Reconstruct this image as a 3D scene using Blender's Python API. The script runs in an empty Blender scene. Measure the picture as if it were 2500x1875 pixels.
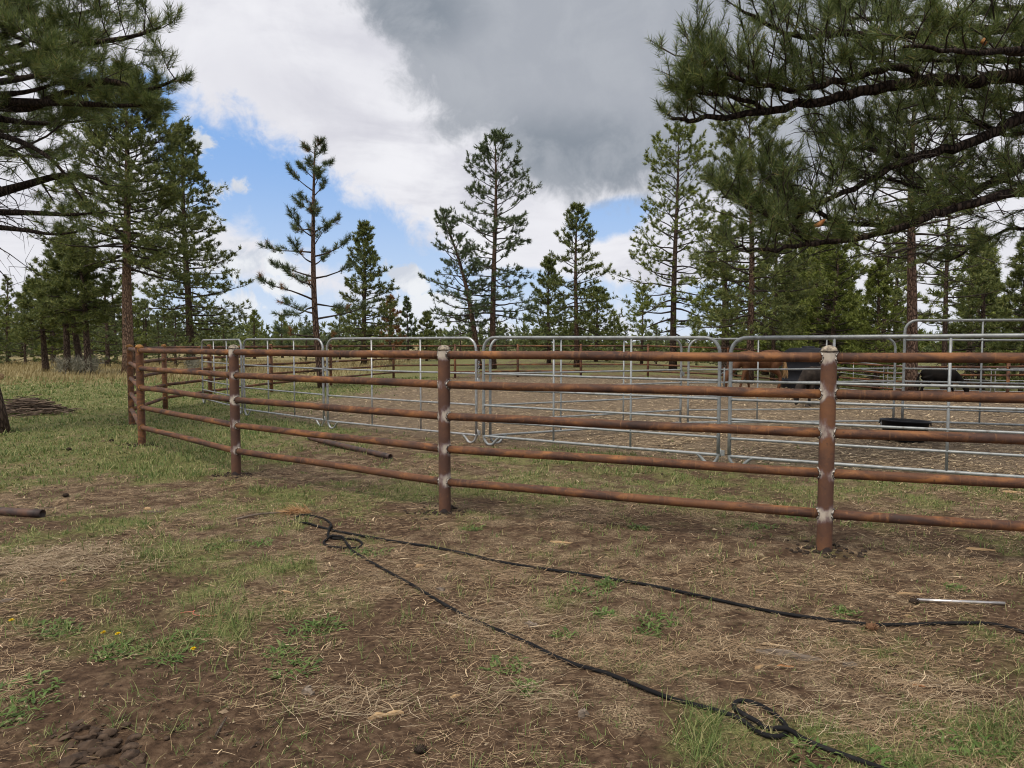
import bpy, bmesh, math, random
import numpy as np
from mathutils import Vector, Matrix

C = bpy.context.scene.collection
SC = bpy.context.scene
R = math.radians
PI = math.pi

# ------------------------------------------------------------------ camera
F, CX, CY = 1736.0, 1250.0, 937.5          # the photograph's focal length and centre, in its own pixels
CAM_Z, PITCH = 1.60, R(3.247)
cd = bpy.data.cameras.new('camera'); cam = bpy.data.objects.new('camera', cd); C.objects.link(cam)
cd.sensor_width = 36.0; cd.lens = 36.0 * F / 2500.0; cd.clip_start = 0.05; cd.clip_end = 3000
cam.location = (0, 0, CAM_Z); cam.rotation_euler = (PI/2 - PITCH, 0, 0)
SC.camera = cam
FW = np.array([0, math.cos(PITCH), -math.sin(PITCH)]); UP = np.array([0, math.sin(PITCH), math.cos(PITCH)])

def ray(px, py):
    d = FW + np.array([1.0, 0, 0])*(px-CX)/F - UP*(py-CY)/F
    return d/np.linalg.norm(d)

# ------------------------------------------------------------------ sky, sun, exposure
SUN_EL, SUN_ROT = R(60), R(215)
def build_world():
    w = bpy.data.worlds.new('World'); SC.world = w; w.use_nodes = True
    nt = w.node_tree; N = nt.nodes; L = nt.links; N.clear()
    out = N.new('ShaderNodeOutputWorld'); bg = N.new('ShaderNodeBackground'); bg.inputs[1].default_value = 0.10
    L.new(bg.outputs[0], out.inputs[0])
    tc = N.new('ShaderNodeTexCoord')
    sky = N.new('ShaderNodeTexSky'); sky.sky_type = 'NISHITA'; sky.sun_disc = False
    sky.sun_elevation = SUN_EL; sky.sun_rotation = SUN_ROT; sky.air_density = 1.0; sky.dust_density = 1.2; sky.ozone_density = 2.0
    def math_(op, a, b=None, c=None):
        n = N.new('ShaderNodeMath'); n.operation = op
        for i, v in enumerate((a, b, c)):
            if v is None: continue
            if isinstance(v, (int, float)): n.inputs[i].default_value = v
            else: L.new(v, n.inputs[i])
        return n.outputs[0]
    def noise(vec, scale, detail, rough=0.55, dist=0.0):
        n = N.new('ShaderNodeTexNoise'); n.inputs['Scale'].default_value = scale; n.inputs['Detail'].default_value = detail
        n.inputs['Roughness'].default_value = rough; n.inputs['Distortion'].default_value = dist
        L.new(vec, n.inputs['Vector']); return n.outputs['Fac']
    def sstep(v, lo, hi, a=0.0, b=1.0):
        n = N.new('ShaderNodeMapRange'); n.interpolation_type = 'SMOOTHSTEP'
        L.new(v, n.inputs[0])
        for i, q in zip((1, 2, 3, 4), (lo, hi, a, b)): n.inputs[i].default_value = q
        return n.outputs[0]
    def mix(f, a, b):
        n = N.new('ShaderNodeMix'); n.data_type = 'RGBA'
        for s, v in ((0, f), (6, a), (7, b)):
            if isinstance(v, (int, float)): n.inputs[s].default_value = v
            elif isinstance(v, tuple): n.inputs[s].default_value = (*v, 1)
            else: L.new(v, n.inputs[s])
        return n.outputs[2]
    g = tc.outputs['Generated']
    sep = N.new('ShaderNodeSeparateXYZ'); L.new(g, sep.inputs[0])
    az = math_('ARCTAN2', sep.outputs[0], sep.outputs[1])
    hyp = math_('SQRT', math_('ADD', math_('MULTIPLY', sep.outputs[0], sep.outputs[0]), math_('MULTIPLY', sep.outputs[1], sep.outputs[1])))
    el = math_('ARCTAN2', sep.outputs[2], hyp)
    cmb = N.new('ShaderNodeCombineXYZ'); L.new(az, cmb.inputs[0]); L.new(el, cmb.inputs[1])
    # cloud-plane coordinates (perspective of a flat cloud layer)
    zz = math_('MAXIMUM', math_('ADD', sep.outputs[2], 0.18), 0.05)
    pl = N.new('ShaderNodeCombineXYZ'); L.new(math_('DIVIDE', sep.outputs[0], zz), pl.inputs[0]); L.new(math_('DIVIDE', sep.outputs[1], zz), pl.inputs[1])
    n_big = noise(g, 5.0, 9.0, 0.6, 0.3)
    n_mid = noise(g, 13.0, 8.0, 0.62, 0.4)
    n_pl = noise(pl.outputs[0], 2.2, 8.0, 0.58, 0.5)
    n_soft = noise(g, 3.2, 3.0, 0.5)
    n_fine = noise(g, 38.0, 6.0, 0.65, 0.3)
    def blob(px, py, rx, ry, rot=0.0):
        d = ray(px, py); a0 = math.atan2(d[0], d[1]); e0 = math.asin(d[2])
        m = N.new('ShaderNodeMapping'); m.vector_type = 'TEXTURE'
        m.inputs['Location'].default_value = (a0, e0, 0); m.inputs['Rotation'].default_value = (0, 0, R(rot))
        m.inputs['Scale'].default_value = (rx/F, ry/F, 1)
        L.new(cmb.outputs[0], m.inputs[0])
        ln = N.new('ShaderNodeVectorMath'); ln.operation = 'LENGTH'; L.new(m.outputs[0], ln.inputs[0])
        return math_('SUBTRACT', 1.0, ln.outputs['Value'])
    def union(bl):
        v = bl[0]
        for b in bl[1:]: v = math_('SMOOTH_MAX', v, b, 0.12)
        return v
    n_cu = noise(g, 24.0, 9.0, 0.62, 0.5)
    def wobble(a, b, c_):
        return math_('ADD', math_('ADD', math_('MULTIPLY', math_('SUBTRACT', n_big, 0.5), a), math_('MULTIPLY', math_('SUBTRACT', n_mid, 0.5), b)), math_('MULTIPLY', math_('SUBTRACT', n_fine, 0.5), c_))
    wob = wobble(1.3, 1.3, 0.55)
    # openings to the blue
    blue = union([blob(545, 400, 190, 150, -25), blob(720, 510, 240, 130, -28), blob(880, 600, 270, 120, -20), blob(1040, 680, 170, 95, -8), blob(1500, 530, 110, 48, 14),
                  blob(640, 770, 330, 110, 0), blob(330, 250, 150, 90, 0), blob(1330, 740, 280, 70, 0), blob(1750, 760, 300, 80), blob(1290, 690, 90, 40)])
    fblue = sstep(math_('ADD', math_('ADD', blue, math_('MULTIPLY', wob, 0.55)), math_('MULTIPLY', math_('SUBTRACT', n_cu, 0.5), 0.9)), -0.04, 0.42)
    # small cumulus standing in the openings
    cum = union([blob(540, 462, 75, 36, 18), blob(615, 640, 120, 62, -20), blob(690, 700, 130, 45), blob(1000, 690, 70, 55), blob(1050, 745, 150, 40), blob(590, 740, 110, 50), blob(500, 350, 70, 40, 30)])
    wcu = math_('ADD', math_('MULTIPLY', math_('SUBTRACT', n_cu, 0.5), 3.2), math_('MULTIPLY', math_('SUBTRACT', n_fine, 0.5), 0.9))
    fcum = sstep(math_('ADD', cum, wcu), 0.16, 0.66)
    # dark cloud base
    dark = union([blob(1330, 150, 470, 240, -6), blob(1440, 330, 330, 150, -8), blob(1080, 60, 300, 150, -30), blob(1800, 250, 420, 260), blob(1600, 40, 700, 200)])
    wob2 = wobble(0.75, 0.75, 0.22)
    fdark = sstep(math_('ADD', math_('ADD', dark, wob2), math_('MULTIPLY', math_('SUBTRACT', n_cu, 0.5), 0.7)), 0.0, 0.42)
    core = union([blob(1410, 375, 330, 110, -6), blob(1000, 20, 200, 100)])
    fcore = sstep(math_('ADD', core, wob2), -0.2, 0.7)
    K = 4.87
    def c(r, g_, b): return (r*K, g_*K, b*K)
    white = mix(sstep(math_('ADD', math_('MULTIPLY', n_pl, 0.6), math_('MULTIPLY', n_big, 0.4)), 0.36, 0.60), c(.63, .63, .70), c(.88, .88, .92))
    white = mix(sstep(n_soft, 0.38, 0.62), white, c(.80, .80, .85))
    grey = mix(fcore, c(.40, .425, .475), c(.255, .29, .34))
    grey = mix(math_('MULTIPLY', sstep(n_mid, 0.40, 0.66), 0.5), grey, c(.47, .495, .54))
    cumc = mix(sstep(n_mid, 0.40, 0.60), c(.62, .66, .74), c(.86, .88, .91))
    # clear sky: Nishita, paler towards the horizon as the photograph's thin haze makes it
    hz = sstep(el, 0.02, 0.27)
    clear = mix(hz, c(.56, .70, .90), mix(0.95, sky.outputs[0], c(.255, .45, .82)))
    col = mix(fblue, white, clear)
    col = mix(fcum, col, cumc)
    col = mix(fdark, col, grey)
    # pale band just above the horizon
    col = mix(math_('MULTIPLY', sstep(el, 0.10, 0.0), 0.6), col, c(.76, .81, .90))
    # below the horizon the ground hides it; keep it dull
    col = mix(sstep(el, 0.0, -0.06), col, c(.12, .11, .10))
    L.new(col, bg.inputs[0])
build_world()
sl = bpy.data.lights.new('sun', 'SUN'); sl.energy = 1.5; sl.angle = R(24); sl.color = (1.0, 0.91, 0.79)
so = bpy.data.objects.new('sun', sl); C.objects.link(so)
so.rotation_euler = (PI/2 - SUN_EL, 0, PI - SUN_ROT)
SC.view_settings.view_transform = 'Standard'; SC.view_settings.look = 'None'
SC.view_settings.exposure = 1.05; SC.view_settings.gamma = 1.0; SC.view_settings.use_curve_mapping = False
SC.render.engine = 'CYCLES'
SC.cycles.pixel_filter_type = 'BLACKMAN_HARRIS'; SC.cycles.filter_width = 1.1
SC.cycles.max_bounces = 5; SC.cycles.diffuse_bounces = 3; SC.cycles.glossy_bounces = 2; SC.cycles.transmission_bounces = 2
SC.cycles.transparent_max_bounces = 4
SC.cycles.use_adaptive_sampling = True; SC.cycles.adaptive_threshold = 0.02

# ------------------------------------------------------------------ small helpers
def tag(o, label=None, cat=None, group=None, kind=None):
    if label: o['label'] = label
    if cat: o['category'] = cat
    if group: o['group'] = group
    if kind: o['kind'] = kind
    return o

def empty(name, loc=(0, 0, 0), rz=0.0):
    o = bpy.data.objects.new(name, None); o.location = loc; o.rotation_euler = (0, 0, rz)
    o.empty_display_size = 0.2; C.objects.link(o); return o

def mesh_from(name, V, faces, smooth=True, attrs=None):
    """faces: list of integer arrays (n,3) or (n,4)."""
    V = np.asarray(V, dtype=np.float32); faces = [np.asarray(f, dtype=np.int32) for f in faces if len(f)]
    me = bpy.data.meshes.new(name)
    me.vertices.add(len(V)); me.vertices.foreach_set('co', V.ravel())
    nl = sum(f.size for f in faces); npoly = sum(len(f) for f in faces)
    me.loops.add(nl); me.polygons.add(npoly)
    me.loops.foreach_set('vertex_index', np.concatenate([f.ravel() for f in faces]))
    tot = np.concatenate([np.full(len(f), f.shape[1], dtype=np.int32) for f in faces])
    st = np.concatenate([[0], np.cumsum(tot)[:-1]]).astype(np.int32)
    me.polygons.foreach_set('loop_start', st)
    me.polygons.foreach_set('use_smooth', np.full(npoly, smooth, dtype=bool))
    me.update(calc_edges=True)
    for k, a in (attrs or {}).items():
        at = me.attributes.new(k, 'FLOAT', 'POINT'); at.data.foreach_set('value', np.asarray(a, dtype=np.float32))
    return me

def link(name, me, mat=None, parent=None, loc=None, rot=None):
    o = bpy.data.objects.new(name, me); C.objects.link(o)
    if mat is not None and len(me.materials) == 0: me.materials.append(mat)
    if parent is not None: o.parent = parent
    if loc is not None: o.location = loc
    if rot is not None: o.rotation_euler = rot
    return o

class MB:
    def __init__(s): s.V = []; s.Q = []; s.T = []; s.n = 0; s.A = []
    def add(s, V, Q=None, T=None, a=None):
        V = np.asarray(V, dtype=float)
        if Q is not None and len(Q): s.Q.append(np.asarray(Q)+s.n)
        if T is not None and len(T): s.T.append(np.asarray(T)+s.n)
        s.V.append(V); s.n += len(V)
        if a is not None: s.A.append(np.asarray(a))
    def tube(s, P, Rr, k=8, cap=True):
        P = np.asarray(P, float); n = len(P); Rr = np.broadcast_to(np.asarray(Rr, float), (n,))
        Tn = np.gradient(P, axis=0); Tn /= np.linalg.norm(Tn, axis=1)[:, None]+1e-12
        ref = np.array([0, 0, 1.0]) if abs(Tn[0][2]) < 0.9 else np.array([1.0, 0, 0])
        U = np.zeros_like(P); u = ref - Tn[0]*ref.dot(Tn[0]); u /= np.linalg.norm(u)
        for i in range(n):
            u = u - Tn[i]*u.dot(Tn[i]); u /= np.linalg.norm(u)+1e-12; U[i] = u
        W = np.cross(Tn, U); th = np.arange(k)*2*PI/k
        V = P[:, None]+Rr[:, None, None]*(U[:, None]*np.cos(th)[None, :, None]+W[:, None]*np.sin(th)[None, :, None])
        V = V.reshape(-1, 3); i = np.arange(n-1)[:, None]*k; j = np.arange(k)[None]; j2 = (j+1) % k
        Q = np.stack([i+j, i+j2, i+k+j2, i+k+j], -1).reshape(-1, 4)
        T = None
        if cap:
            V = np.vstack([V, P[0], P[-1]]); a, b = n*k, n*k+1; jj = np.arange(k); jn = (jj+1) % k
            T = np.vstack([np.stack([np.full(k, a), jn, jj], -1), np.stack([np.full(k, b), (n-1)*k+jj, (n-1)*k+jn], -1)])
        s.add(V, Q, T); return s
    def box(s, c, sz, M=None):
        x, y, z = np.array(sz)/2
        V = np.array([[-x,-y,-z],[x,-y,-z],[x,y,-z],[-x,y,-z],[-x,-y,z],[x,-y,z],[x,y,z],[-x,y,z]])
        if M is not None: V = V @ np.asarray(M).T
        s.add(V+np.array(c), [[0,3,2,1],[4,5,6,7],[0,1,5,4],[1,2,6,5],[2,3,7,6],[3,0,4,7]]); return s
    def lathe(s, prof, k=24, c=(0, 0, 0), sx=1.0, sy=1.0):
        prof = np.asarray(prof, float); n = len(prof); th = np.arange(k)*2*PI/k
        V = np.stack([prof[:, 0][:, None]*np.cos(th)*sx, prof[:, 0][:, None]*np.sin(th)*sy, np.repeat(prof[:, 1][:, None], k, 1)], -1).reshape(-1, 3)+np.array(c)
        i = np.arange(n-1)[:, None]*k; j = np.arange(k)[None]; j2 = (j+1) % k
        s.add(V, np.stack([i+j, i+j2, i+k+j2, i+k+j], -1).reshape(-1, 4)); return s
    def ball(s, c, r, nu=12, nv=8):
        r = np.broadcast_to(np.asarray(r, float), (3,)); ph = np.linspace(0, PI, nv+1); th = np.arange(nu)*2*PI/nu
        V = np.stack([np.sin(ph)[:, None]*np.cos(th), np.sin(ph)[:, None]*np.sin(th), np.repeat(np.cos(ph)[:, None], nu, 1)], -1).reshape(-1, 3)*r+np.array(c)
        i = np.arange(nv)[:, None]*nu; j = np.arange(nu)[None]; j2 = (j+1) % nu
        s.add(V, np.stack([i+nu+j, i+nu+j2, i+j2, i+j], -1).reshape(-1, 4)); return s
    def mesh(s, name, smooth=True, attrs=None):
        V = np.vstack(s.V); f = []
        if s.Q: f.append(np.vstack(s.Q))
        if s.T: f.append(np.vstack(s.T))
        return mesh_from(name, V, f, smooth, attrs)
    def build(s, name, mat, parent=None, smooth=True, loc=None, rot=None):
        return link(name, s.mesh(name, smooth), mat, parent, loc, rot)

def smooth_path(P, n=4):
    """Catmull-Rom through the points."""
    P = np.asarray(P, float); Q = np.vstack([2*P[0]-P[1], P, 2*P[-1]-P[-2]]); out = []
    for i in range(len(P)-1):
        a, b, c_, d = Q[i:i+4]
        for t in np.arange(n)/n:
            out.append(0.5*((2*b)+(-a+c_)*t+(2*a-5*b+4*c_-d)*t*t+(-a+3*b-3*c_+d)*t**3))
    out.append(P[-1]); return np.array(out)

def sstep(a, b, x):
    t = np.clip((x-a)/(b-a), 0, 1); return t*t*(3-2*t)

def _hash(ix, iy, s):
    h = (ix.astype(np.int64)*374761393 + iy.astype(np.int64)*668265263 + s*1442695041) & 0xffffffff
    h = ((h ^ (h >> 13))*1274126177) & 0xffffffff
    h = h ^ (h >> 16)
    return (h & 0xffffff)/float(0xffffff)
def vnoise(x, y, s=0):
    x = np.asarray(x, float); y = np.asarray(y, float); ix = np.floor(x); iy = np.floor(y); fx = x-ix; fy = y-iy
    fx = fx*fx*(3-2*fx); fy = fy*fy*(3-2*fy)
    a = _hash(ix, iy, s); b = _hash(ix+1, iy, s); c_ = _hash(ix, iy+1, s); d = _hash(ix+1, iy+1, s)
    return (a*(1-fx)+b*fx)*(1-fy)+(c_*(1-fx)+d*fx)*fy
def fbm(x, y, s=0, o=4):
    v = 0; a = 0.5; f = 1.0; t = 0
    for i in range(o):
        v = v+a*vnoise(x*f, y*f, s+i*17); t += a; a *= 0.5; f *= 2.03
    return v/t

# ------------------------------------------------------------------ terrain
def g0(x, y):
    """large shape of the ground: level round the pen, falling away behind it on the right, rising a little far off"""
    x = np.asarray(x, float); y = np.asarray(y, float)
    d = -1.0*sstep(7, 21, x)*sstep(17, 33, y)
    return d + 0.5*sstep(45, 160, y)*(1-sstep(0, 30, x)) + 3.0*sstep(150, 420, np.hypot(x, y))
def gz(x, y):
    x = np.asarray(x, float); y = np.asarray(y, float)
    near = 1-sstep(10, 40, np.hypot(x, y))
    z = g0(x, y)+0.05*(fbm(x*0.35, y*0.35, 3, 3)-0.5)+0.03*near*(fbm(x*1.6, y*1.6, 5, 3)-0.5)
    z = z + near*0.02*(fbm(x*7, y*7, 9, 3)-0.5)
    # ploughed ruts and clods in the near left corner
    cl = sstep(0.75, 0.2, np.hypot((x+1.62)/1.0, (y-2.85)/0.75))
    return z + cl*0.10*(fbm(x*9+y*4, y*9-x*4, 31, 3)-0.35)
def G(px, py):
    """the ground point seen at a photograph pixel"""
    d = ray(px, py); t = -CAM_Z/d[2]
    for _ in range(12):
        p = np.array([0, 0, CAM_Z])+d*t
        t = (float(g0(p[0], p[1]))-CAM_Z)/d[2]
    p = np.array([0, 0, CAM_Z])+d*t
    return np.array([p[0], p[1], float(gz(p[0], p[1]))])
def at(px, py, Y):
    """the point seen at a pixel, Y metres in front of the camera"""
    d = ray(px, py); return np.array([0, 0, CAM_Z])+d*(Y/d[1])
def onG(px, Y):
    x = (px-CX)/F*Y; return np.array([x, Y, float(gz(x, Y))])

S_LINE = np.array([(-6.1, 16.0), (-3.5, 13.5), (-0.5, 11.25), (2.78, 9.3), (6.1, 7.5), (14, 5.0)])
RING_C = (4.6, 19.6)
def arena(x, y):
    yb = np.interp(x, S_LINE[:, 0], S_LINE[:, 1]); w = 0.8*(fbm(x*0.9, y*0.9, 41, 3)-0.5)
    a = sstep(-0.25, 0.9, y-yb+w)*sstep(-6.6, -4.6, x-0.12*(y-16)+2*w)
    return a*(1-sstep(12.6, 15.2, np.hypot(x-RING_C[0], y-RING_C[1])+1.5*w))
def green(x, y):
    n = 0.30*fbm(x*0.8, y*0.8, 51, 3)+0.45*fbm(x*2.6, y*2.6, 57, 4)+0.25*fbm(x*8, y*8, 58, 2)
    b = 0.30+0*x
    b = b+0.34*sstep(6.5, 10.5, y)*sstep(-1.5, -5, x)                         # the left meadow
    b = b+0.17*sstep(6, 7.5, y)*(1-sstep(9.5, 13, y))*sstep(-4, 0.5, x)   # strip between the pipe fence and the panels
    b = b+0.08*sstep(-0.3, -2.0, x)*(1-sstep(6, 9, y))
    b = b+0.12*sstep(0.5, 0.0, np.hypot((x-1.35)/1.2, (y-2.75)/0.55)-0.5)
    b = b-0.22*np.exp(-((x+0.45)/0.9)**2-((y-3.4)/0.8)**2)
    b = b-0.22*np.exp(-((x+1.2)/1.2)**2-((y-2.6)/0.6)**2)
    b = b-0.10*np.exp(-((x-2.2)/1.6)**2-((y-4.9)/1.0)**2)
    b = b+0.24*sstep(33, 40, y)
    return np.clip(sstep(0.0, 0.24, n+b-0.84)*(1-0.93*arena(x, y)), 0, 1)
def bare(x, y):
    n = fbm(x*0.8, y*0.8, 61, 4)
    b = 0.9*np.exp(-((x+0.45)/0.8)**2-((y-3.5)/0.8)**2)+0.9*np.exp(-((x+1.2)/1.0)**2-((y-2.6)/0.55)**2)+0.5*np.exp(-((x-2.3)/1.2)**2-((y-5.3)/0.8)**2)
    return np.clip(sstep(0.50, 0.72, n+0.35*b), 0, 1)

# ------------------------------------------------------------------ materials
class NT:
    def __init__(s, name, rough=0.8, metal=0.0, spec=0.3):
        s.m = bpy.data.materials.new(name); s.m.use_nodes = True; s.N = s.m.node_tree.nodes; s.L = s.m.node_tree.links
        s.b = s.N['Principled BSDF']; s.b.inputs['Roughness'].default_value = rough; s.b.inputs['Metallic'].default_value = metal
        s.b.inputs['Specular IOR Level'].default_value = spec
        s._tc = None
    def put(s, v, sock):
        if isinstance(v, (int, float)): sock.default_value = v
        elif isinstance(v, tuple): sock.default_value = (*v, 1) if len(v) == 3 and sock.type == 'RGBA' else v
        else: s.L.new(v, sock)
    def obj(s, scale=(1, 1, 1), rnd=False):
        tc = s.N.new('ShaderNodeTexCoord'); mp = s.N.new('ShaderNodeMapping'); mp.inputs['Scale'].default_value = scale
        s.L.new(tc.outputs['Object'], mp.inputs[0])
        if rnd:
            oi = s.N.new('ShaderNodeObjectInfo'); ml = s.N.new('ShaderNodeMath'); ml.operation = 'MULTIPLY'; ml.inputs[1].default_value = 37.0
            s.L.new(oi.outputs['Random'], ml.inputs[0]); s.L.new(ml.outputs[0], mp.inputs['Location'])
        return mp.outputs[0]
    def noise(s, vec, scale, detail=4, rough=0.55, dist=0.0):
        n = s.N.new('ShaderNodeTexNoise'); n.inputs['Scale'].default_value = scale; n.inputs['Detail'].default_value = detail
        n.inputs['Roughness'].default_value = rough; n.inputs['Distortion'].default_value = dist; s.L.new(vec, n.inputs['Vector']); return n.outputs['Fac']
    def voro(s, vec, scale, feat='F1'):
        n = s.N.new('ShaderNodeTexVoronoi'); n.feature = feat; n.inputs['Scale'].default_value = scale; s.L.new(vec, n.inputs['Vector']); return n.outputs['Distance']
    def step(s, v, lo, hi, a=0.0, b=1.0):
        n = s.N.new('ShaderNodeMapRange'); n.interpolation_type = 'SMOOTHSTEP'; s.put(v, n.inputs[0])
        for i, q in zip((1, 2, 3, 4), (lo, hi, a, b)): n.inputs[i].default_value = q
        return n.outputs[0]
    def math(s, op, a, b=0.0):
        n = s.N.new('ShaderNodeMath'); n.operation = op; s.put(a, n.inputs[0]); s.put(b, n.inputs[1]); return n.outputs[0]
    def mix(s, f, a, b, mode='MIX'):
        n = s.N.new('ShaderNodeMix'); n.data_type = 'RGBA'; n.blend_type = mode
        s.put(f, n.inputs[0]); s.put(a, n.inputs[6]); s.put(b, n.inputs[7]); return n.outputs[2]
    def ramp(s, v, cols):
        n = s.N.new('ShaderNodeValToRGB'); e = n.color_ramp.elements
        while len(e) < len(cols): e.new(0.5)
        for q, (p, c) in zip(e, cols): q.position = p; q.color = (*c, 1)
        s.put(v, n.inputs[0]); return n.outputs[0]
    def attr(s, name):
        n = s.N.new('ShaderNodeAttribute'); n.attribute_name = name; return n.outputs['Fac']
    def island(s):
        return s.N.new('ShaderNodeNewGeometry').outputs['Random Per Island']
    def bump(s, h, strength=0.4, dist=0.01):
        n = s.N.new('ShaderNodeBump'); n.inputs['Strength'].default_value = strength; n.inputs['Distance'].default_value = dist
        s.put(h, n.inputs['Height']); s.L.new(n.outputs[0], s.b.inputs['Normal'])
    def col(s, v): s.put(v, s.b.inputs['Base Color']); return s.m

def m_ground():
    t = NT('ground_soil', 0.95, spec=0.1); o = t.obj()
    f1 = t.noise(o, 90, 3, .6); f2 = t.noise(o, 22, 4, .6); f3 = t.noise(o, 5, 4, .6); f4 = t.noise(o, 0.8, 3)
    st = t.noise(t.obj((60, 14, 20)), 1.0, 3, .6, 1.5)
    dirt = t.ramp(f2, [(.30, (.030, .0185, .012)), (.50, (.072, .045, .028)), (.74, (.145, .098, .062))])
    lit = t.ramp(f1, [(.36, (.036, .024, .016)), (.50, (.140, .100, .062)), (.64, (.42, .325, .205))])
    lit = t.mix(t.step(st, .50, .68, 0, .6), lit, (.36, .28, .18))
    lm = t.step(t.math('ADD', f3, t.math('MULTIPLY', t.attr('bare'), -0.26)), .40, .66, 0, .8)
    col = t.mix(lm, dirt, lit)
    grn = t.ramp(f1, [(.30, (.055, .062, .022)), (.52, (.140, .150, .052)), (.70, (.27, .25, .11))])
    col = t.mix(t.math('MULTIPLY', t.attr('green'), t.step(f2, .34, .58, .35, 1.0)), col, grn)
    ar = t.ramp(f1, [(.36, (.036, .026, .018)), (.50, (.145, .108, .072)), (.62, (.42, .335, .225))])
    ar = t.mix(t.step(f3, .40, .62, 0, .7), ar, t.ramp(f2, [(.3, (.055, .040, .029)), (.7, (.13, .098, .068))]))
    col = t.mix(t.math('MULTIPLY', t.attr('arena'), .9), col, ar)
    tan = t.ramp(f2, [(.3, (.15, .125, .06)), (.5, (.26, .215, .11)), (.7, (.38, .32, .18))])
    col = t.mix(t.math('MULTIPLY', t.attr('tan'), t.step(f4, .35, .55, .5, 1.0)), col, tan)
    t.bump(t.math('ADD', f2, t.math('MULTIPLY', f1, .6)), .7, .02)
    return t.col(col)

def rust_cols(t, o_long, o):
    n1 = t.noise(o_long, 1.0, 6, .62, .6); n2 = t.noise(o, 26, 5, .65); n3 = t.noise(o, 3.2, 4, .6)
    base = t.ramp(n1, [(.28, (.024, .014, .012)), (.42, (.060, .028, .018)), (.54, (.120, .052, .024)), (.67, (.255, .108, .036))])
    base = t.mix(t.step(n3, .50, .72, 0, .6), base, (.050, .031, .027))
    base = t.mix(t.step(n2, .56, .74, 0, .55), base, (.255, .108, .040))
    base = t.mix(t.step(n2, .45, .28, 0, .7), base, (.030, .018, .015))
    return base, n2
def m_rust():
    t = NT('rusty_pipe', 0.72, 0.0, .35)
    base, n2 = rust_cols(t, t.obj((3.2, 10, 10), True), t.obj((1, 1, 1), True))
    b3 = t.noise(t.obj((1.4, .3, .3), True), 1.0, 3)
    base = t.mix(t.step(b3, .48, .70, 0, .40), base, (.155, .068, .029))
    base = t.mix(t.step(t.noise(t.obj((38, 4, 4), True), 1.0, 4), .56, .72, 0, .28), base, (.30, .15, .06))
    t.bump(n2, .25, .003); return t.col(base)
def m_post():
    t = NT('scorched_post', 0.75, 0.0, .35)
    base, n2 = rust_cols(t, t.obj((2.2, 2.2, 2.5), True), t.obj((1, 1, 1), True))
    base = t.mix(.55, base, (.100, .052, .037))
    sc = t.attr('scorch'); e = t.math('ADD', sc, t.math('MULTIPLY', t.math('SUBTRACT', t.noise(t.obj((1, 1, .6), True), 18, 5), .5), 1.3))
    base = t.mix(t.step(e, .28, .60, 0, .75), base, (.165, .120, .125))
    ash = t.mix(t.noise(t.obj((1, 1, .5), True), 40, 3), (.36, .31, .235), (.54, .49, .43))
    base = t.mix(t.step(e, .44, .86, 0, .95), base, ash)
    base = t.mix(t.step(t.attr('soot'), .3, .8, 0, .9), base, (.028, .023, .023))
    t.bump(n2, .25, .003); return t.col(base)
def m_simple(name, cols, scale=20, rough=.6, metal=0.0, spec=.3, bump=0.0, detail=4, stretch=(1, 1, 1)):
    t = NT(name, rough, metal, spec); n = t.noise(t.obj(stretch, True), scale, detail)
    if bump: t.bump(n, bump, .01)
    return t.col(t.ramp(n, cols))
def m_island(name, cols, rough=.7, spec=.2, trans=0.0):
    t = NT(name, rough, 0, spec); c = t.ramp(t.island(), cols); t.col(c)
    if trans:
        tr = t.N.new('ShaderNodeBsdfTranslucent'); t.L.new(c, tr.inputs[0]); mx = t.N.new('ShaderNodeMixShader'); mx.inputs[0].default_value = trans
        t.L.new(t.b.outputs[0], mx.inputs[1]); t.L.new(tr.outputs[0], mx.inputs[2])
        t.L.new(mx.outputs[0], t.N['Material Output'].inputs[0])
    return t.m
def m_bark(name, a, b, c):
    t = NT(name, .95, 0, .1); o = t.obj((1, 1, .28), True)
    v = t.voro(o, 17, 'DISTANCE_TO_EDGE'); n = t.noise(o, 30, 5, .6); n2 = t.noise(o, 4, 3)
    k = t.step(v, .0, .22)
    col = t.mix(k, a, t.mix(n, b, c)); col = t.mix(t.step(n2, .45, .65, 0, .5), col, b)
    t.bump(t.math('ADD', k, t.math('MULTIPLY', n, .5)), .9, .03); return t.col(col)

MT = {}
MT['ground'] = m_ground(); MT['rust'] = m_rust(); MT['post'] = m_post()
MT['rust_bright'] = m_simple('bright_rust_weld', [(.3, (.13, .055, .02)), (.55, (.30, .15, .045)), (.75, (.42, .24, .08))], 40, .85, bump=.4)
MT['rust_dark'] = m_simple('dark_pipe_rust', [(.3, (.022, .015, .014)), (.5, (.052, .032, .027)), (.68, (.105, .052, .032))], 9, .6, 0, .4, bump=.2)
MT['weld'] = m_simple('weld_metal', [(.40, (.035, .031, .030)), (.52, (.20, .18, .16)), (.64, (.66, .62, .55))], 75, .5, .3, bump=.5)
MT['cap'] = m_simple('scorched_cap', [(.35, (.09, .075, .07)), (.50, (.24, .205, .155)), (.66, (.42, .36, .27))], 34, .75)
MT['soot'] = m_simple('burnt_line', [(.4, (.02, .017, .015)), (.6, (.05, .04, .03))], 60, .8)
MT['panel'] = m_simple('grey_panel_paint', [(.30, (.15, .15, .145)), (.42, (.225, .245, .250)), (.65, (.285, .305, .310))], 14, .42, .15, .5)
MT['galv'] = m_simple('galvanised_tube', [(.30, (.20, .20, .195)), (.42, (.30, .315, .32)), (.65, (.42, .43, .44))], 18, .38, .5, .5)
MT['zinc'] = m_simple('bright_steel_rod', [(.3, (.50, .48, .46)), (.7, (.70, .68, .66))], 20, .28, .85, .5)
MT['bark_near'] = m_bark('dark_bark', (.012, .009, .008), (.036, .027, .022), (.070, .050, .039))
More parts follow.
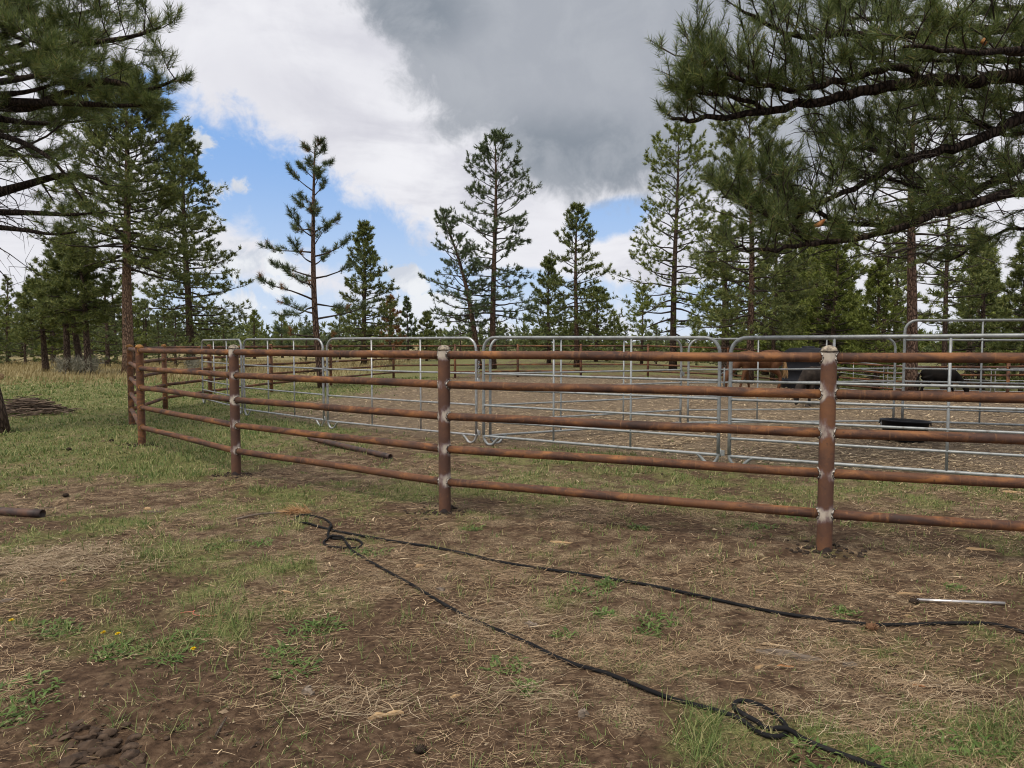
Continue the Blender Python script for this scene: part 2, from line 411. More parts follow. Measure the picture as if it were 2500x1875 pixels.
MT['bark_red'] = m_bark('red_plated_bark', (.034, .022, .017), (.125, .080, .058), (.215, .145, .108))
MT['bark_tall'] = m_bark('orange_plated_bark', (.05, .032, .024), (.21, .135, .095), (.33, .225, .165))
MT['bark_grey'] = m_bark('grey_brown_bark', (.030, .022, .018), (.095, .066, .050), (.150, .108, .084))
MT['twig'] = m_simple('dark_twig', [(.3, (.022, .017, .014)), (.7, (.060, .046, .037))], 25, .9)
MT['twig_dead'] = m_simple('bare_grey_twig', [(.3, (.10, .085, .075)), (.7, (.24, .21, .19))], 25, .9)
MT['needle_near'] = m_island('pine_needles_near', [(0, (0.044, 0.068, 0.022)), (.35, (0.087, 0.128, 0.036)), (.7, (0.153, 0.199, 0.054)), (.95, (0.241, 0.271, 0.082)), (1, (0.350, 0.265, 0.090))], .5, .4, .28)
MT['needle_mid'] = m_island('pine_needles', [(0, (0.060, 0.083, 0.028)), (.4, (0.110, 0.142, 0.042)), (.8, (0.185, 0.212, 0.060)), (1, (0.265, 0.270, 0.082))], .6, .3, .2)
MT['needle_blue'] = m_island('pine_needles_cool', [(0, (0.043, 0.066, 0.034)), (.4, (0.079, 0.113, 0.053)), (.8, (0.129, 0.168, 0.074)), (1, (0.179, 0.211, 0.092))], .6, .3, .2)
MT['needle_lush'] = m_island('pine_needles_bright', [(0, (0.068, 0.097, 0.021)), (.4, (0.131, 0.170, 0.034)), (.8, (0.220, 0.256, 0.055)), (1, (0.295, 0.308, 0.081))], .6, .3, .2)
MT['needle_far'] = m_island('pine_needles_far', [(0, (0.067, 0.090, 0.041)), (.5, (0.113, 0.144, 0.060)), (1, (0.187, 0.213, 0.086))], .7, .2, .2)
MT['needle_brown'] = m_island('dead_pine_needles', [(0, (.14, .065, .028)), (.5, (.24, .125, .05)), (1, (.34, .20, .09))], .8, .2, .2)
MT['grass'] = m_island('grass_blades', [(0, (0.059, 0.092, 0.027)), (.35, (0.113, 0.172, 0.044)), (.65, (0.178, 0.224, 0.071)), (.8, (0.238, 0.253, 0.095)), (1, (0.454, 0.402, 0.199))], .6, .25, .3)
MT['tan_grass'] = m_island('dry_grass', [(0, (0.184, 0.146, 0.063)), (.5, (0.322, 0.258, 0.126)), (1, (0.483, 0.403, 0.221))], .8, .15, .3)
MT['litter'] = m_island('dry_needle_litter', [(0, (0.082, 0.054, 0.033)), (.35, (0.199, 0.133, 0.077)), (.7, (0.351, 0.242, 0.139)), (.92, (0.491, 0.361, 0.217)), (1, (0.702, 0.563, 0.372))], .75, .25)
MT['chips'] = m_island('wood_chips', [(0, (0.075, 0.052, 0.034)), (.4, (0.196, 0.140, 0.086)), (.75, (0.391, 0.297, 0.179)), (1, (0.644, 0.515, 0.336))], .85, .15)
MT['clod'] = m_simple('soil_clods', [(.3, (.030, .020, .014)), (.55, (.072, .047, .031)), (.8, (.125, .088, .06))], 26, .95, bump=1.0)
MT['cable'] = m_simple('black_cable_rubber', [(.35, (.008, .008, .009)), (.6, (.013, .013, .014)), (.8, (.032, .03, .028))], 9, .8, 0, .12)
MT['plastic'] = m_simple('black_plastic', [(.4, (.006, .007, .010)), (.7, (.011, .012, .016))], 8, .55, 0, .22)
MT['split'] = m_simple('split_wood', [(.3, (.22, .13, .06)), (.55, (.40, .27, .14)), (.75, (.55, .42, .27))], 12, .8, bump=.4, stretch=(.5, 4, 4))
MT['grey_wood'] = m_simple('weathered_wood', [(.3, (.06, .047, .037)), (.55, (.145, .115, .088)), (.75, (.26, .215, .17))], 14, .85, bump=.4, stretch=(.5, 4, 4))
MT['orange_wood'] = m_simple('orange_bark_chip', [(.35, (.30, .11, .035)), (.7, (.46, .22, .08))], 18, .8)
MT['cone'] = m_island('pine_cone_scales', [(0, (.06, .032, .018)), (.6, (.16, .085, .045)), (1, (.30, .19, .11))], .8)
MT['dark_cone'] = m_island('dark_cone_scales', [(0, (.014, .010, .008)), (1, (.06, .042, .03))], .8)
MT['yellow'] = m_island('dandelion_petals', [(0, (.72, .50, .01)), (1, (.85, .66, .03))], .7)
MT['stem'] = m_simple('flower_stem', [(.3, (.12, .16, .05)), (.7, (.24, .26, .11))], 20)
MT['coat_red'] = m_simple('sorrel_coat', [(.3, (.066, .029, .014)), (.55, (.112, .050, .023)), (.75, (.155, .078, .036))], 5, .7, 0, .2)
MT['tail_red'] = m_simple('flaxen_tail', [(.3, (.20, .11, .045)), (.7, (.42, .28, .14))], 22, .7, stretch=(3, 3, .3))
MT['coat_black'] = m_simple('black_coat', [(.3, (.006, .006, .006)), (.7, (.012, .010, .009))], 4, .9, 0, .04)
MT['coat_dark'] = m_simple('dark_brown_coat', [(.3, (.014, .011, .010)), (.55, (.030, .024, .020)), (.75, (.052, .042, .036))], 6, .9, 0, .1, bump=.3)
MT['hoof'] = m_simple('hoof_horn', [(.3, (.03, .024, .02)), (.7, (.07, .055, .045))], 20, .6)
MT['eye'] = m_simple('dark_eye', [(.4, (.006, .005, .005)), (.6, (.012, .01, .01))], 5, .15)
MT['chalk'] = m_simple('white_chalk', [(.3, (.70, .70, .66)), (.7, (.80, .80, .78))], 30, .9)
MT['twine'] = m_simple('pink_twine', [(.3, (.50, .16, .10)), (.7, (.62, .24, .16))], 30, .8)

# ------------------------------------------------------------------ ground sheet
def axis(lo, fine_lo, fine_hi, hi, step, grow):
    a = list(np.arange(fine_lo, fine_hi+1e-6, step))
    s = step; v = fine_hi
    while v < hi: s *= grow; v += s; a.append(v)
    s = step; v = fine_lo; b = []
    while v > lo: s *= grow; v -= s; b.append(v)
    return np.array(b[::-1]+a)
gx = axis(-620, -4.6, 4.6, 620, 0.058, 1.06); gy = axis(-200, 2.0, 7.6, 900, 0.055, 1.055)
XX, YY = np.meshgrid(gx, gy); xf, yf = XX.ravel(), YY.ravel()
nx, ny = len(gx), len(gy)
ii = np.arange(ny-1)[:, None]*nx; jj = np.arange(nx-1)[None]
gq = np.stack([ii+jj, ii+jj+1, ii+nx+jj+1, ii+nx+jj], -1).reshape(-1, 4)
tan_a = np.clip(sstep(24, 34, yf)*sstep(-7, -11, xf)*(0.45+0.9*fbm(xf*.25, yf*.25, 71, 3)), 0, 1)
gm = mesh_from('ground', np.stack([xf, yf, gz(xf, yf)], 1), [gq], True,
               dict(green=green(xf, yf), arena=arena(xf, yf), bare=bare(xf, yf)*(1-sstep(9, 12, yf)), tan=tan_a))
tag(link('ground', gm, MT['ground']), kind='structure')

# ------------------------------------------------------------------ rusty pipe fence
RZ = np.array([0.29, 0.605, 0.915, 1.215, 1.495]); RR = 0.0375; PR = 0.057
posts = [np.array([8.9, 4.3, 0]), np.array([5.52, 4.48, 0]), G(2012, 1345), G(1086, 1250), G(577, 1158), G(347, 1088), G(322, 1035), G(404, 1000), G(514, 980),
         G(663, 957), G(808, 941), G(961, 925), G(1111, 923), onG(1264, 34), onG(1418, 34.3), onG(1582, 33.8), np.array([9.9, 32.6, 0]), np.array([13.2, 30.6, 0]),
         np.array([15.8, 28.2, 0]), np.array([17.6, 25.2, 0]), np.array([18.4, 21.8, 0])]
for p in posts: p[2] = float(g0(p[0], p[1]))
fence = tag(empty('pipe_fence', tuple(posts[2])), 'rusty brown welded pipe fence with five rails curving round the whole horse pen', 'fence')
FO = posts[2]
def fl(p): return tuple(np.asarray(p)-FO)
rng = np.random.default_rng(11)
far_post = None
for i, p in enumerate(posts):
    scorched = i in (1, 2, 3, 4)
    mb = MB()
    if i <= 6:
        k, n = 28, 150
        zs = np.linspace(-0.08, 1.535, n); mb.tube(np.stack([0*zs, 0*zs, zs], 1), PR, k)
        V = mb.V[0]; ang = np.arctan2(V[:, 1], V[:, 0]); sc = np.zeros(len(V)); soot = np.zeros(len(V))
        if scorched:
            for q in (i-1, i+1):
                d = posts[q]-p; da = np.arctan2(d[1], d[0])
                for zr in RZ:
                    dd = np.abs((ang-da+PI) % (2*PI)-PI)*PR; dz = V[:, 2]-zr
                    a = rng.uniform(.085, .125); up = rng.uniform(.8, 1.9)
                    dz2 = np.where(dz > 0, dz/up, dz)
                    sc = np.maximum(sc, rng.uniform(.75, 1.3)*np.exp(-((dd/a)**2+(dz2/(a*.60))**2)))
                    soot = np.maximum(soot, .9*(V[:, 2] < .03+.02*np.sin(ang*3))); soot = np.maximum(soot, np.exp(-((np.hypot(dd, dz)-.050)/.006)**2)*rng.uniform(.2, .9))
            sc = np.maximum(sc, sstep(1.40, 1.52, V[:, 2]))
        me = mb.mesh('post', True, dict(scorch=sc, soot=soot))
        o = link('post', me, MT['post'] if scorched else MT['rust'], fence, fl(p))
    else:
        if far_post is None:
            mb.tube(np.array([[0, 0, -.3], [0, 0, .6], [0, 0, 1.535]]), PR, 12); far_post = mb.mesh('post')
        o = link('post', far_post, MT['rust'], fence, fl(p))
    cap = MB().lathe([(PR+.0005, 1.532), (PR+.0035, 1.536), (PR+.003, 1.550), (.053, 1.566), (.038, 1.579), (.018, 1.586), (.0005, 1.588)], 20 if i < 7 else 10)
    cap.build('cap', MT['cap'] if scorched else MT['rust_bright'] if i < 8 else MT['rust'], o)
    if i < 7:
        th = np.linspace(0, 2*PI, 49); r = PR+.0055
        ln = np.stack([r*np.cos(th), r*np.sin(th), 1.543+.0025*np.sin(th*5+i)], 1)
        MB().tube(ln, .0022 if scorched else .006, 6).build('weld_line', MT['soot'] if scorched else MT['rust_bright'], o)
    if i <= 8:
        for q in (i-1, i+1):
            if q < 0: continue
            d = posts[q]-p; d = np.array([d[0], d[1], 0]); d /= np.linalg.norm(d); w = np.array([-d[1], d[0], 0])
            for zr in RZ:
                th = np.linspace(0, 2*PI, 40); rr = RR+.003
                ct, s_ = np.cos(th), np.sin(th)
                off = np.sqrt(np.maximum(PR**2-(rr*ct)**2, 0))+.002
                ring = d*off[:, None]+w*(rr*ct)[:, None]+np.array([0, 0, 1])*(rr*s_+zr)[:, None]
                rad = .0065+.0035*np.sin(th*rng.integers(7, 12)+i)*np.abs(np.sin(th*3+zr*9))
                MB().tube(ring, rad, 6, False).build('weld_bead', MT['weld'] if scorched else MT['rust_bright'], o)
for i in range(len(posts)-1):
    a, b = posts[i], posts[i+1]
    for j, zr in enumerate(RZ):
        A = np.array([a[0], a[1], a[2]+zr]); B = np.array([b[0], b[1], b[2]+zr]); d = B-A; Ln = np.linalg.norm(d); d /= Ln
        A2 = A+d*(PR-.018); ln = Ln-2*(PR-.018)
        n = 20 if i < 6 else 6; k = 20 if i < 6 else 10
        x = np.linspace(0, ln, n); wob = .004*np.sin(x*2.1+rng.uniform(0, 6))*np.sin(x/ln*PI)
        rad = RR*(1+.012*np.sin(x*3.3+rng.uniform(0, 6)))
        o = MB().tube(np.stack([x, 0*x, wob], 1), rad if i < 6 else RR, k).build('rail', MT['rust'], fence, loc=fl(A2))
        o.rotation_euler = (0, -math.asin(d[2]), math.atan2(d[1], d[0]))
        if i == 10 and j == 2:
            # chalk strokes on the near face of the rail, as in the photograph:  ) ) ( )
            side = -1 if True else 1
            for q, (u, bend) in enumerate(((.30, 1), (.355, 1), (.41, -1), (.465, 1))):
                v = np.linspace(-.9, .9, 9)
                P = np.stack([u+.012*bend*np.cos(v*1.5), side*(RR+.0015)*np.cos(v*.9), (RR+.0015)*np.sin(v*.9)], 1)
                MB().tube(P, .006, 5).build('chalk_mark', MT['chalk'], o)

# ------------------------------------------------------------------ grey tube panels
PZ = (1.125, 0.885, 0.625, 0.375, 0.14)
def panel(A, B, label, group='grey tube corral panels', H=1.69, mat='panel', r=.021, name='corral_panel', bow=0.0, plates=(), pin=False, arc=.2, skid=True, lean=0.0):
    A = np.array([A[0], A[1], float(gz(A[0], A[1]))]); B = np.array([B[0], B[1], float(gz(B[0], B[1]))])
    L = math.hypot(*(B-A)[:2]); sl = (B[2]-A[2])/L
    root = tag(empty(name, tuple(A), math.atan2(B[1]-A[1], B[0]-A[0])), label, 'panel', group)
    m = MT[mat]; top = H+bow
    def P(s, z): return (s, lean*z, z+sl*s)
    def T(nm, pts, rad, k=10, cap=True): return MB().tube(np.array([P(*q) for q in pts]), rad, k, cap).build(nm, m, root)
    th = np.linspace(0, PI/2, 8)
    fr = [(0, .16), (0, .5), (0, top-arc-.3), (0, top-arc)]+[(arc-arc*math.cos(t), top-arc+arc*math.sin(t)) for t in th[1:]]
    fr += [(L/2, top)]+[(L-a, b) for a, b in fr[::-1]]
    T('frame', fr, r, 12)
    if bow: T('rail', [(r, H), (L/2, H), (L-r, H)], r*.8)
    for z in PZ:
        rr = r*.72 if z > .2 else r*.88
        T('rail', [(r*.5, z), (.05, z), (L/2, z-.004), (L-.05, z), (L-r*.5, z)], np.array([r*.95, rr, rr, rr, r*.95]))
    for s in (L*.335, L*.665):
        T('stay', [(s, .14), (s, .6), (s, top-r*.5)], r*.66)
    if skid:
        for e in (0, 1):
            u = [(0.0, .17), (.004, .12), (.03, .06), (.075, .018), (.115, .012), (.16, .022), (.205, .065), (.255, .115), (.29, .138)]
            T('skid', smooth_path([(L-a, b) if e else (a, b) for a, b in u], 3), r*.9)
    for (e, z) in plates:
        s = L+.045 if e else -.045
        MB().box(P(s, z), (.075, .008, .075)).build('latch_plate', m, root, smooth=False)
        MB().tube(np.array([P(s-.015, z+.055), P(s-.015, z-.055)]), .007, 8).build('pin', m, root)
    if pin:
        MB().tube(np.array([P(L+.062, .98), P(L+.062, 1.30)]), .011, 8).build('pin', m, root)
        hk = smooth_path([P(L+.02, 1.03), P(L+.012, 1.08), P(L+.012, 1.18), P(L+.03, 1.225), P(L+.075, 1.23)], 4)
        MB().tube(hk, .006, 6).build('hook', m, root)
    return root
S1a, S1b = G(496, 985), G(592, 1012)
S2a, S2b = G(598, 1015), G(791, 1042)
S3a, S3b = G(801, 1046), G(1163, 1084)
S4a, S4b = G(1181, 1087), onG(1757, 9.36)
S5a = onG(1784, 9.26); dS5 = np.array([5.62, 7.72, 0])-S5a; dS5 = dS5/np.linalg.norm(dS5)*3.66; S5b = S5a+dS5
panel(S1a, S1b, 'farthest left galvanised panel, mostly behind the third rusty post from the right', mat='galv')
panel(S2a, S2b, 'pale galvanised panel just right of the third rusty post from the right', mat='galv', plates=((1, 1.12), (1, .16)))
panel(S3a, S3b, 'galvanised panel passing behind the middle rusty post with a U skid at each end', mat='galv', plates=((1, 1.0), (1, .18)))
panel(S4a, S4b, 'grey panel spanning the gap between the middle rusty post and the scorched right one', plates=((1, .98), (1, .17)), pin=True, r=.023)
panel(S5a, S5b, 'nearest grey panel, running behind the scorched right post and out past the tub', r=.024)
T1a = S4a+np.array([.10, .12, 0]); T1b = onG(1663, 13.2)
T2a, T2b = onG(1681, 13.2), onG(2185, 13.3)
T3a = onG(2207, 13.3); T3b = T3a+np.array([3.6, -1.1, 0])
panel(T1a, T1b, 'grey cross panel crossing the pen behind the panel right of the middle post', plates=((1, 1.05),))
panel(T2a, T2b, 'grey cross panel in front of the sorrel horse and the small dark donkey')
panel(T3a, T3b, 'taller grey gate panel with a raised bow top behind the black tub', name='gate_panel', H=1.66, bow=.36, r=.024)
U1a, U1b = onG(1934, 33), onG(2158, 33.6)
U2a, U2b = onG(2168, 33.6), onG(2421, 33.0)
U3a, U3b = onG(2431, 33.0), onG(2700, 31.5)
panel(U1a, U1b, 'distant pale panel beside the black water tank', H=1.45, mat='galv', arc=.14, lean=.0)
panel(U2a, U2b, 'distant pale panel behind the black pony', H=1.45, mat='galv', arc=.14)
panel(U3a, U3b, 'distant pale panel right of the black pony at the edge of the view', H=1.45, mat='galv', arc=.14)
# short chain between two of the panels
ch = tag(empty('latch_chain', tuple(S3b+np.array([.02, 0, 0]))), 'short grey chain hanging between two panels right of the middle rusty post', 'chain')
cd_ = (S4a-S3b); cd_ = cd_/np.linalg.norm(cd_)
for q in range(9):
    th = np.linspace(0, 2*PI, 13); a = (q % 2)*PI/2
    wv = np.array([math.cos(a), math.sin(a), 0])
    z = 1.30-q*.033; cx_ = cd_*.035
    pts = cx_+np.outer(.010*np.cos(th), wv)+np.outer(.021*np.sin(th), [0, 0, 1])+np.array([0, 0, z])
    MB().tube(pts, .0042, 5, False).build('link', MT['panel'], ch)

# ------------------------------------------------------------------ pines
def unit(v): return v/(np.linalg.norm(v)+1e-12)
def needles(pos, dr, rng, n=14, ln=.19, ax=.16, w=.02, lo=.35, hi=1.25, droop=.0):
    """tufts of needles: pos/dr (N,3) tips of the twigs and their directions -> vertices, triangles"""
    N = len(pos); pos = np.repeat(pos, n, 0); d = np.repeat(dr, n, 0); m = len(pos)
    rv = rng.normal(size=(m, 3)); rv -= d*np.sum(rv*d, 1, keepdims=True); rv /= np.linalg.norm(rv, axis=1, keepdims=True)+1e-9
    s = rng.random(m); th = lo+(hi-lo)*(0.25*rng.random(m)+0.75*s)
    nd = d*np.cos(th)[:, None]+rv*np.sin(th)[:, None]; nd[:, 2] -= droop*rng.random(m)
    l = ln*rng.uniform(.7, 1.15, m)
    b = pos-d*(ax*s)[:, None]
    sd = np.cross(nd, rng.normal(size=(m, 3))); sd /= np.linalg.norm(sd, axis=1, keepdims=True)+1e-9
    ww = (w*rng.uniform(.7, 1.2, m))[:, None]*.5
    V = np.empty((m, 3, 3)); V[:, 0] = b+sd*ww; V[:, 1] = b-sd*ww; V[:, 2] = b+nd*l[:, None]
    return V.reshape(-1, 3), np.arange(3*m).reshape(-1, 3)

class Crown:
    def __init__(s, rng, m=2): s.m = m; s.w = MB(); s.pos = []; s.dir = []; s.dead = MB(); s.rng = rng; s.bpos = []; s.bdir = []
    def tuft(s, p, d, brown=False):
        if brown: s.bpos.append(p); s.bdir.append(unit(d))
        else: s.pos.append(p); s.dir.append(unit(d))
    def limb(s, pts, r0, r1, nsub, lsub, start=.3, kt=4, up=.35, ntuft=3, twig=.010, spread=1.0, third=0, brown=0.0, tube_seg=6, mb=None, flat=.35, upward=0.0):
        """a limb along pts with side branches that carry tufts"""
        rng = s.rng; P = np.asarray(pts, float); n = len(P)
        (mb or s.w).tube(P, np.linspace(r0, r1, n)**1.0, tube_seg)
        seg = np.linalg.norm(np.diff(P, axis=0), axis=1); cum = np.concatenate([[0], np.cumsum(seg)]); Lt = cum[-1]
        def pt(u):
            x = u*Lt; q = np.array([np.interp(x, cum, P[:, k]) for k in range(3)])
            i = min(np.searchsorted(cum, x, 'right')-1, n-2); return q, unit(P[i+1]-P[i])
        q, d = pt(1.0); dt = unit(d+np.array([0, 0, up]))
        br = rng.random() < brown
        s.tuft(q+dt*.04, dt, br)
        for u in np.linspace(.82, .97, max(1, ntuft-1)):
            q, d = pt(u); s.tuft(q, unit(d+.7*unit(rng.normal(size=3))+np.array([0, 0, up])), br)
        for i in range(nsub):
            u = start+(1-start)*((i+rng.random())/nsub)**.85; q, d = pt(u)
            side = 1 if i % 2 else -1
            hz_ = unit(np.cross(np.array([0, 0, 1.0]), d)); a = R(rng.uniform(32, 68))*spread
            dd = unit(d*math.cos(a)+hz_*side*math.sin(a)+np.array([0, 0, up*rng.uniform(-.3, 1.2)*flat/.35+upward*rng.uniform(.3, 1.4)]))
            l = lsub*rng.uniform(.40, 1.3)*(1.15-.62*u)
            if l < .09: l = .09
            m = s.m; Q = [q]; e = dd.copy()
            for k in range(m):
                e = unit(e+np.array([0, 0, up*.28])+.16*rng.normal(size=3)); Q.append(Q[-1]+e*l/m)
            Q = np.array(Q); s.w.tube(Q, np.linspace(max(twig, r1*.8), twig*.45, m+1), 3, False)
            br2 = rng.random() < brown
            s.tuft(Q[-1]+e*.03, unit(e+np.array([0, 0, .5*up])), br2)
            for t in range(ntuft-1):
                v = rng.uniform(.45, .95); x = v*m; k = min(int(x), m-1); qq = Q[k]+(Q[k+1]-Q[k])*(x-k)
                dv = unit(e+.9*unit(rng.normal(size=3))+np.array([0, 0, up])); l2 = rng.uniform(.05, .16)*max(.6, l)
                s.tuft(qq+dv*l2, dv, br2)
            for t in range(third):
                v = rng.uniform(.25, .9); x = v*m; k = min(int(x), m-1); qq = Q[k]+(Q[k+1]-Q[k])*(x-k)
                sd = unit(np.cross(e, unit(rng.normal(size=3)))); dv = unit(e*.75+sd*.75+np.array([0, 0, up*.5+upward*.5])); l2 = l*rng.uniform(.22, .48)
                q2 = qq+dv*l2*.5; dv2 = unit(dv+np.array([0, 0, up*.6])); q3 = q2+dv2*l2*.5
                s.w.tube(np.array([qq, q3]), [twig*.7, twig*.4], 3, False)
                s.tuft(q3+dv2*.03, unit(dv2+np.array([0, 0, up*.4])), br2)
                if rng.random() < .6: s.tuft(q2+dv*.02, unit(dv+.5*unit(rng.normal(size=3))), br2)
    def bare(s, p, d, l, r, mb=None, fork=2):
        rng = s.rng; Q = [p]; e = unit(d)
        for k in range(5):
            e = unit(e+.22*rng.normal(size=3)+np.array([0, 0, -.04])); Q.append(Q[-1]+e*l/5)
        (mb or s.dead).tube(np.array(Q), np.linspace(r, r*.25, 6), 4, False)
        for f in range(fork):
            k = rng.integers(2, 5); e2 = unit(e+.8*rng.normal(size=3)); q = Q[k]
            (mb or s.dead).tube(np.array([q, q+e2*l*.18, q+unit(e2+.3*rng.normal(size=3))*l*.36]), [r*.45, r*.3, r*.12], 3, False)

def pine(label, base, H, r, lo, prof, nbr, seed, mat='needle_mid', bark='bark_grey', lean=(0, 0), bow=(0, 0), nsub=7, lsub=.9, nn=11, nl=.19, nw=.024, ax=.17, ntuft=3, twig=.010,
         group=None, dead=6, kt=7, el0=-8, el1=52, third=0, brown=0.0, start=.35, az_bias=None, name='pine_tree', cat='tree', up=.35, gaps=0.0, upbend=.55, spread=1.0, hi=1.25):
    """a pine with trunk, branches and needle crown; prof: [(height fraction, branch length)]"""
    rng = np.random.default_rng(seed); base = np.asarray(base, float)
    root = tag(empty(name, tuple(base)), label, cat, group)
    n = 14; t = np.linspace(0, 1, n)
    wx = .010*H*np.sin(t*5+rng.uniform(0, 6)); wy = .010*H*np.sin(t*4+rng.uniform(0, 6)); wx -= wx[0]; wy -= wy[0]
    TP = np.stack([lean[0]*t+bow[0]*np.sin(t*PI)+wx*t, lean[1]*t+bow[1]*np.sin(t*PI)+wy*t, t*H-.05], 1)
    TR = r*(1-t)**.75*(1+.30*np.exp(-t*H/.35))+.012
    MB().tube(TP, TR, 12).build('trunk', MT[bark], root)
    cr = Crown(rng)
    def tp(h): return np.array([np.interp(h, t, TP[:, k]) for k in range(3)])
    ph = np.array([p[0] for p in prof]); pl = np.array([p[1] for p in prof])
    az = rng.uniform(0, 2*PI)
    for i in range(nbr):
        h = lo+(0.985-lo)*((i+rng.uniform(-.4, .4))/nbr); h = min(max(h, lo), .985)
        az += R(137.5)+rng.uniform(-.35, .35)
        if gaps and rng.random() < gaps: continue
        L = np.interp(h, ph, pl)*rng.uniform(.62, 1.12)
        if az_bias: L *= 1+az_bias[1]*math.cos(az-az_bias[0])
        if L < .12: continue
        f = (h-lo)/(1-lo); el = R(el0+(el1-el0)*f**1.1+rng.uniform(-10, 10))
        p = tp(h); d = np.array([math.cos(az)*math.cos(el), math.sin(az)*math.cos(el), math.sin(el)])
        P = [p]; e = d.copy()
        for k in range(kt):
            v = k/kt
            e = unit(e+np.array([0, 0, (upbend*(v-.25))*.30])+.10*rng.normal(size=3)); P.append(P[-1]+e*L/kt)
        r0 = max(.012, min(.30*np.interp(h, t, TR)+.008, .018*L+.01))
        cr.limb(np.array(P), r0, .008, max(2, int(nsub*(.45+.55*L/max(pl)))), lsub*min(1, .35+.65*L/max(pl))*max(pl)*.36, start, up=up, ntuft=ntuft, twig=twig, third=third, brown=brown, tube_seg=4, spread=spread)
    top = tp(1.0)
    for k in range(7):
        cr.tuft(top-np.array([0, 0, .10*k]), unit(np.array([0, 0, 1.3])+.5*rng.normal(size=3)))
    for k in range(dead):
        h = rng.uniform(lo*.35, lo*1.1); a = rng.uniform(0, 2*PI)
        cr.bare(tp(h), np.array([math.cos(a), math.sin(a), rng.uniform(-.35, .25)]), rng.uniform(.35, .8)*max(pl)*.6, .012+.012*r/.2)
    tag(cr.w.build('branches', MT['twig'], root), kind='stuff')
    if cr.dead.n: tag(cr.dead.build('dead_branches', MT['twig'], root), kind='stuff')
    V, T = needles(np.array(cr.pos), np.array(cr.dir), rng, nn, nl, ax, nw, hi=hi)
    link('crown', mesh_from('crown', V, [T], False), MT[mat], root)
    if cr.bpos:
        V, T = needles(np.array(cr.bpos), np.array(cr.bdir), rng, nn, nl, ax, nw*.9, hi=hi)
        link('dead_needles', mesh_from('dead_needles', V, [T], False), MT['needle_brown'], root)
    return root

def hgt(py, Y, base_z): return CAM_Z+(839-py)/F*Y-base_z
CONE = [(0, .75), (.12, 1.0), (.35, .86), (.6, .60), (.8, .36), (.92, .20), (1, .07)]
def cone(m, k=1.0): return [(a, b*m) for a, b in CONE]
def lohi(lo, pr): return [(lo+(1-lo)*a, b) for a, b in pr]

# the standing pines, left to right
def stand(px, Y, top, wpx, lo, label, seed, **kw):
    b = onG(px, Y); H = hgt(top, Y, b[2]); m = 1.12*wpx/F*Y; pr = kw.pop('prof', CONE)
    kw.setdefault('nw', max(.016, .80*Y/711)); kw['nsub'] = int(kw.get('nsub', 7)*1.55); kw.setdefault('third', 1); kw.setdefault('start', .22); kw.setdefault('lsub', 1.05); kw.setdefault('nl', .23); kw['nn'] = max(7, int(kw.get('nn', 11)*.85)); r = kw.pop('r', .012*H+.04)
    return pine(label, b, H, r, lo, [(lo+(1-lo)*a, q*m) for a, q in pr], kw.pop('nbr', 74), seed, **kw)

stand(314, 36.5, 195, 165, .36, 'tall pine with a thick plated red-brown trunk just behind the left end of the fence', 21, r=.27, bark='bark_tall', nbr=120, nsub=9, nn=13, mat='needle_mid', lsub=1.1, dead=12, start=.16, ntuft=4,
      prof=[(0, .85), (.12, 1.0), (.4, .95), (.65, .80), (.85, .50), (.95, .25), (1, .1)])
stand(466, 58, 318, 118, .10, 'tall dense pine standing right of the thick plated trunk, its crown reaching low', 22, nbr=120, nsub=8, r=.30, mat='needle_mid', nn=11, nl=.26, dead=10, start=.15, ntuft=4,
      prof=[(0, .95), (.15, 1.05), (.3, .92), (.5, .82), (.7, .58), (.85, .34), (1, .08)])
g_small = 'small dark pines on the left'
for px, Y, top, w, s, lab, ln in ((112, 41, 690, 75, 31, 'small pine with a peeled pale trunk, leftmost of the small pines in the tan grass', (-.35, 0)),
                             (164, 37.5, 600, 85, 32, 'small dark pine with a straight thin trunk beside the twin trunks in the tan grass', (.1, 0)),
                             (198, 38.8, 560, 85, 33, 'small pine whose trunk leans left behind the grey brush in the tan grass', (-.8, 0)),
                             (216, 37, 590, 80, 34, 'small dark pine rising from the grey brush, nearest the thick plated trunk', (-.3, 0))):
    stand(px, Y, top, w, .40, lab, s, lean=ln, r=.17, nbr=52, nsub=6, mat='needle_mid', nn=12, dead=8, group=g_small)
# thin pine with brown needles inside the fence
b = G(787, 947)
pine('thin sparse young pine with rust-brown dead needle clumps, rising just inside the fence', b, hgt(345, b[1], b[2]), .125, .16,
     [(.16, 1.5), (.22, 2.15), (.34, 2.15), (.45, 1.75), (.55, 1.75), (.66, 1.0), (.74, 1.15), (.84, .95), (.93, .55), (1, .16)], 44, 41, mat='needle_blue', bark='bark_red', lean=(-.12, 0), bow=(-.28, 0),
     nsub=9, lsub=.72, nn=22, nl=.20, nw=.018, ax=.22, ntuft=3, dead=9, brown=.07, start=.42, el0=4, el1=50, upbend=.75, twig=.009, spread=.8, gaps=.10)
stand(889, 52, 548, 80, .10, 'bushy green pine close behind the thin sparse pine', 42, nbr=86, nsub=7, mat='needle_mid', nn=10, r=.2, dead=5, prof=[(0, 1.05), (.2, 1.05), (.45, .85), (.65, .62), (.82, .40), (1, .12)])
stand(953, 60, 722, 40, .12, 'orange-brown dying pine between the green trees', 43, mat='needle_brown', nbr=42, nsub=5, nn=9, r=.12)
stand(997, 66, 724, 28, .10, 'slim small pine right of the orange-brown dying one', 44, nbr=40, nsub=4, nn=8, mat='needle_blue', r=.10)
stand(1042, 64, 762, 36, .08, 'low bushy pine below the left crown of the forked pair', 45, nbr=40, nsub=5, nn=8, mat='needle_mid', r=.10)
b = onG(1170, 45)
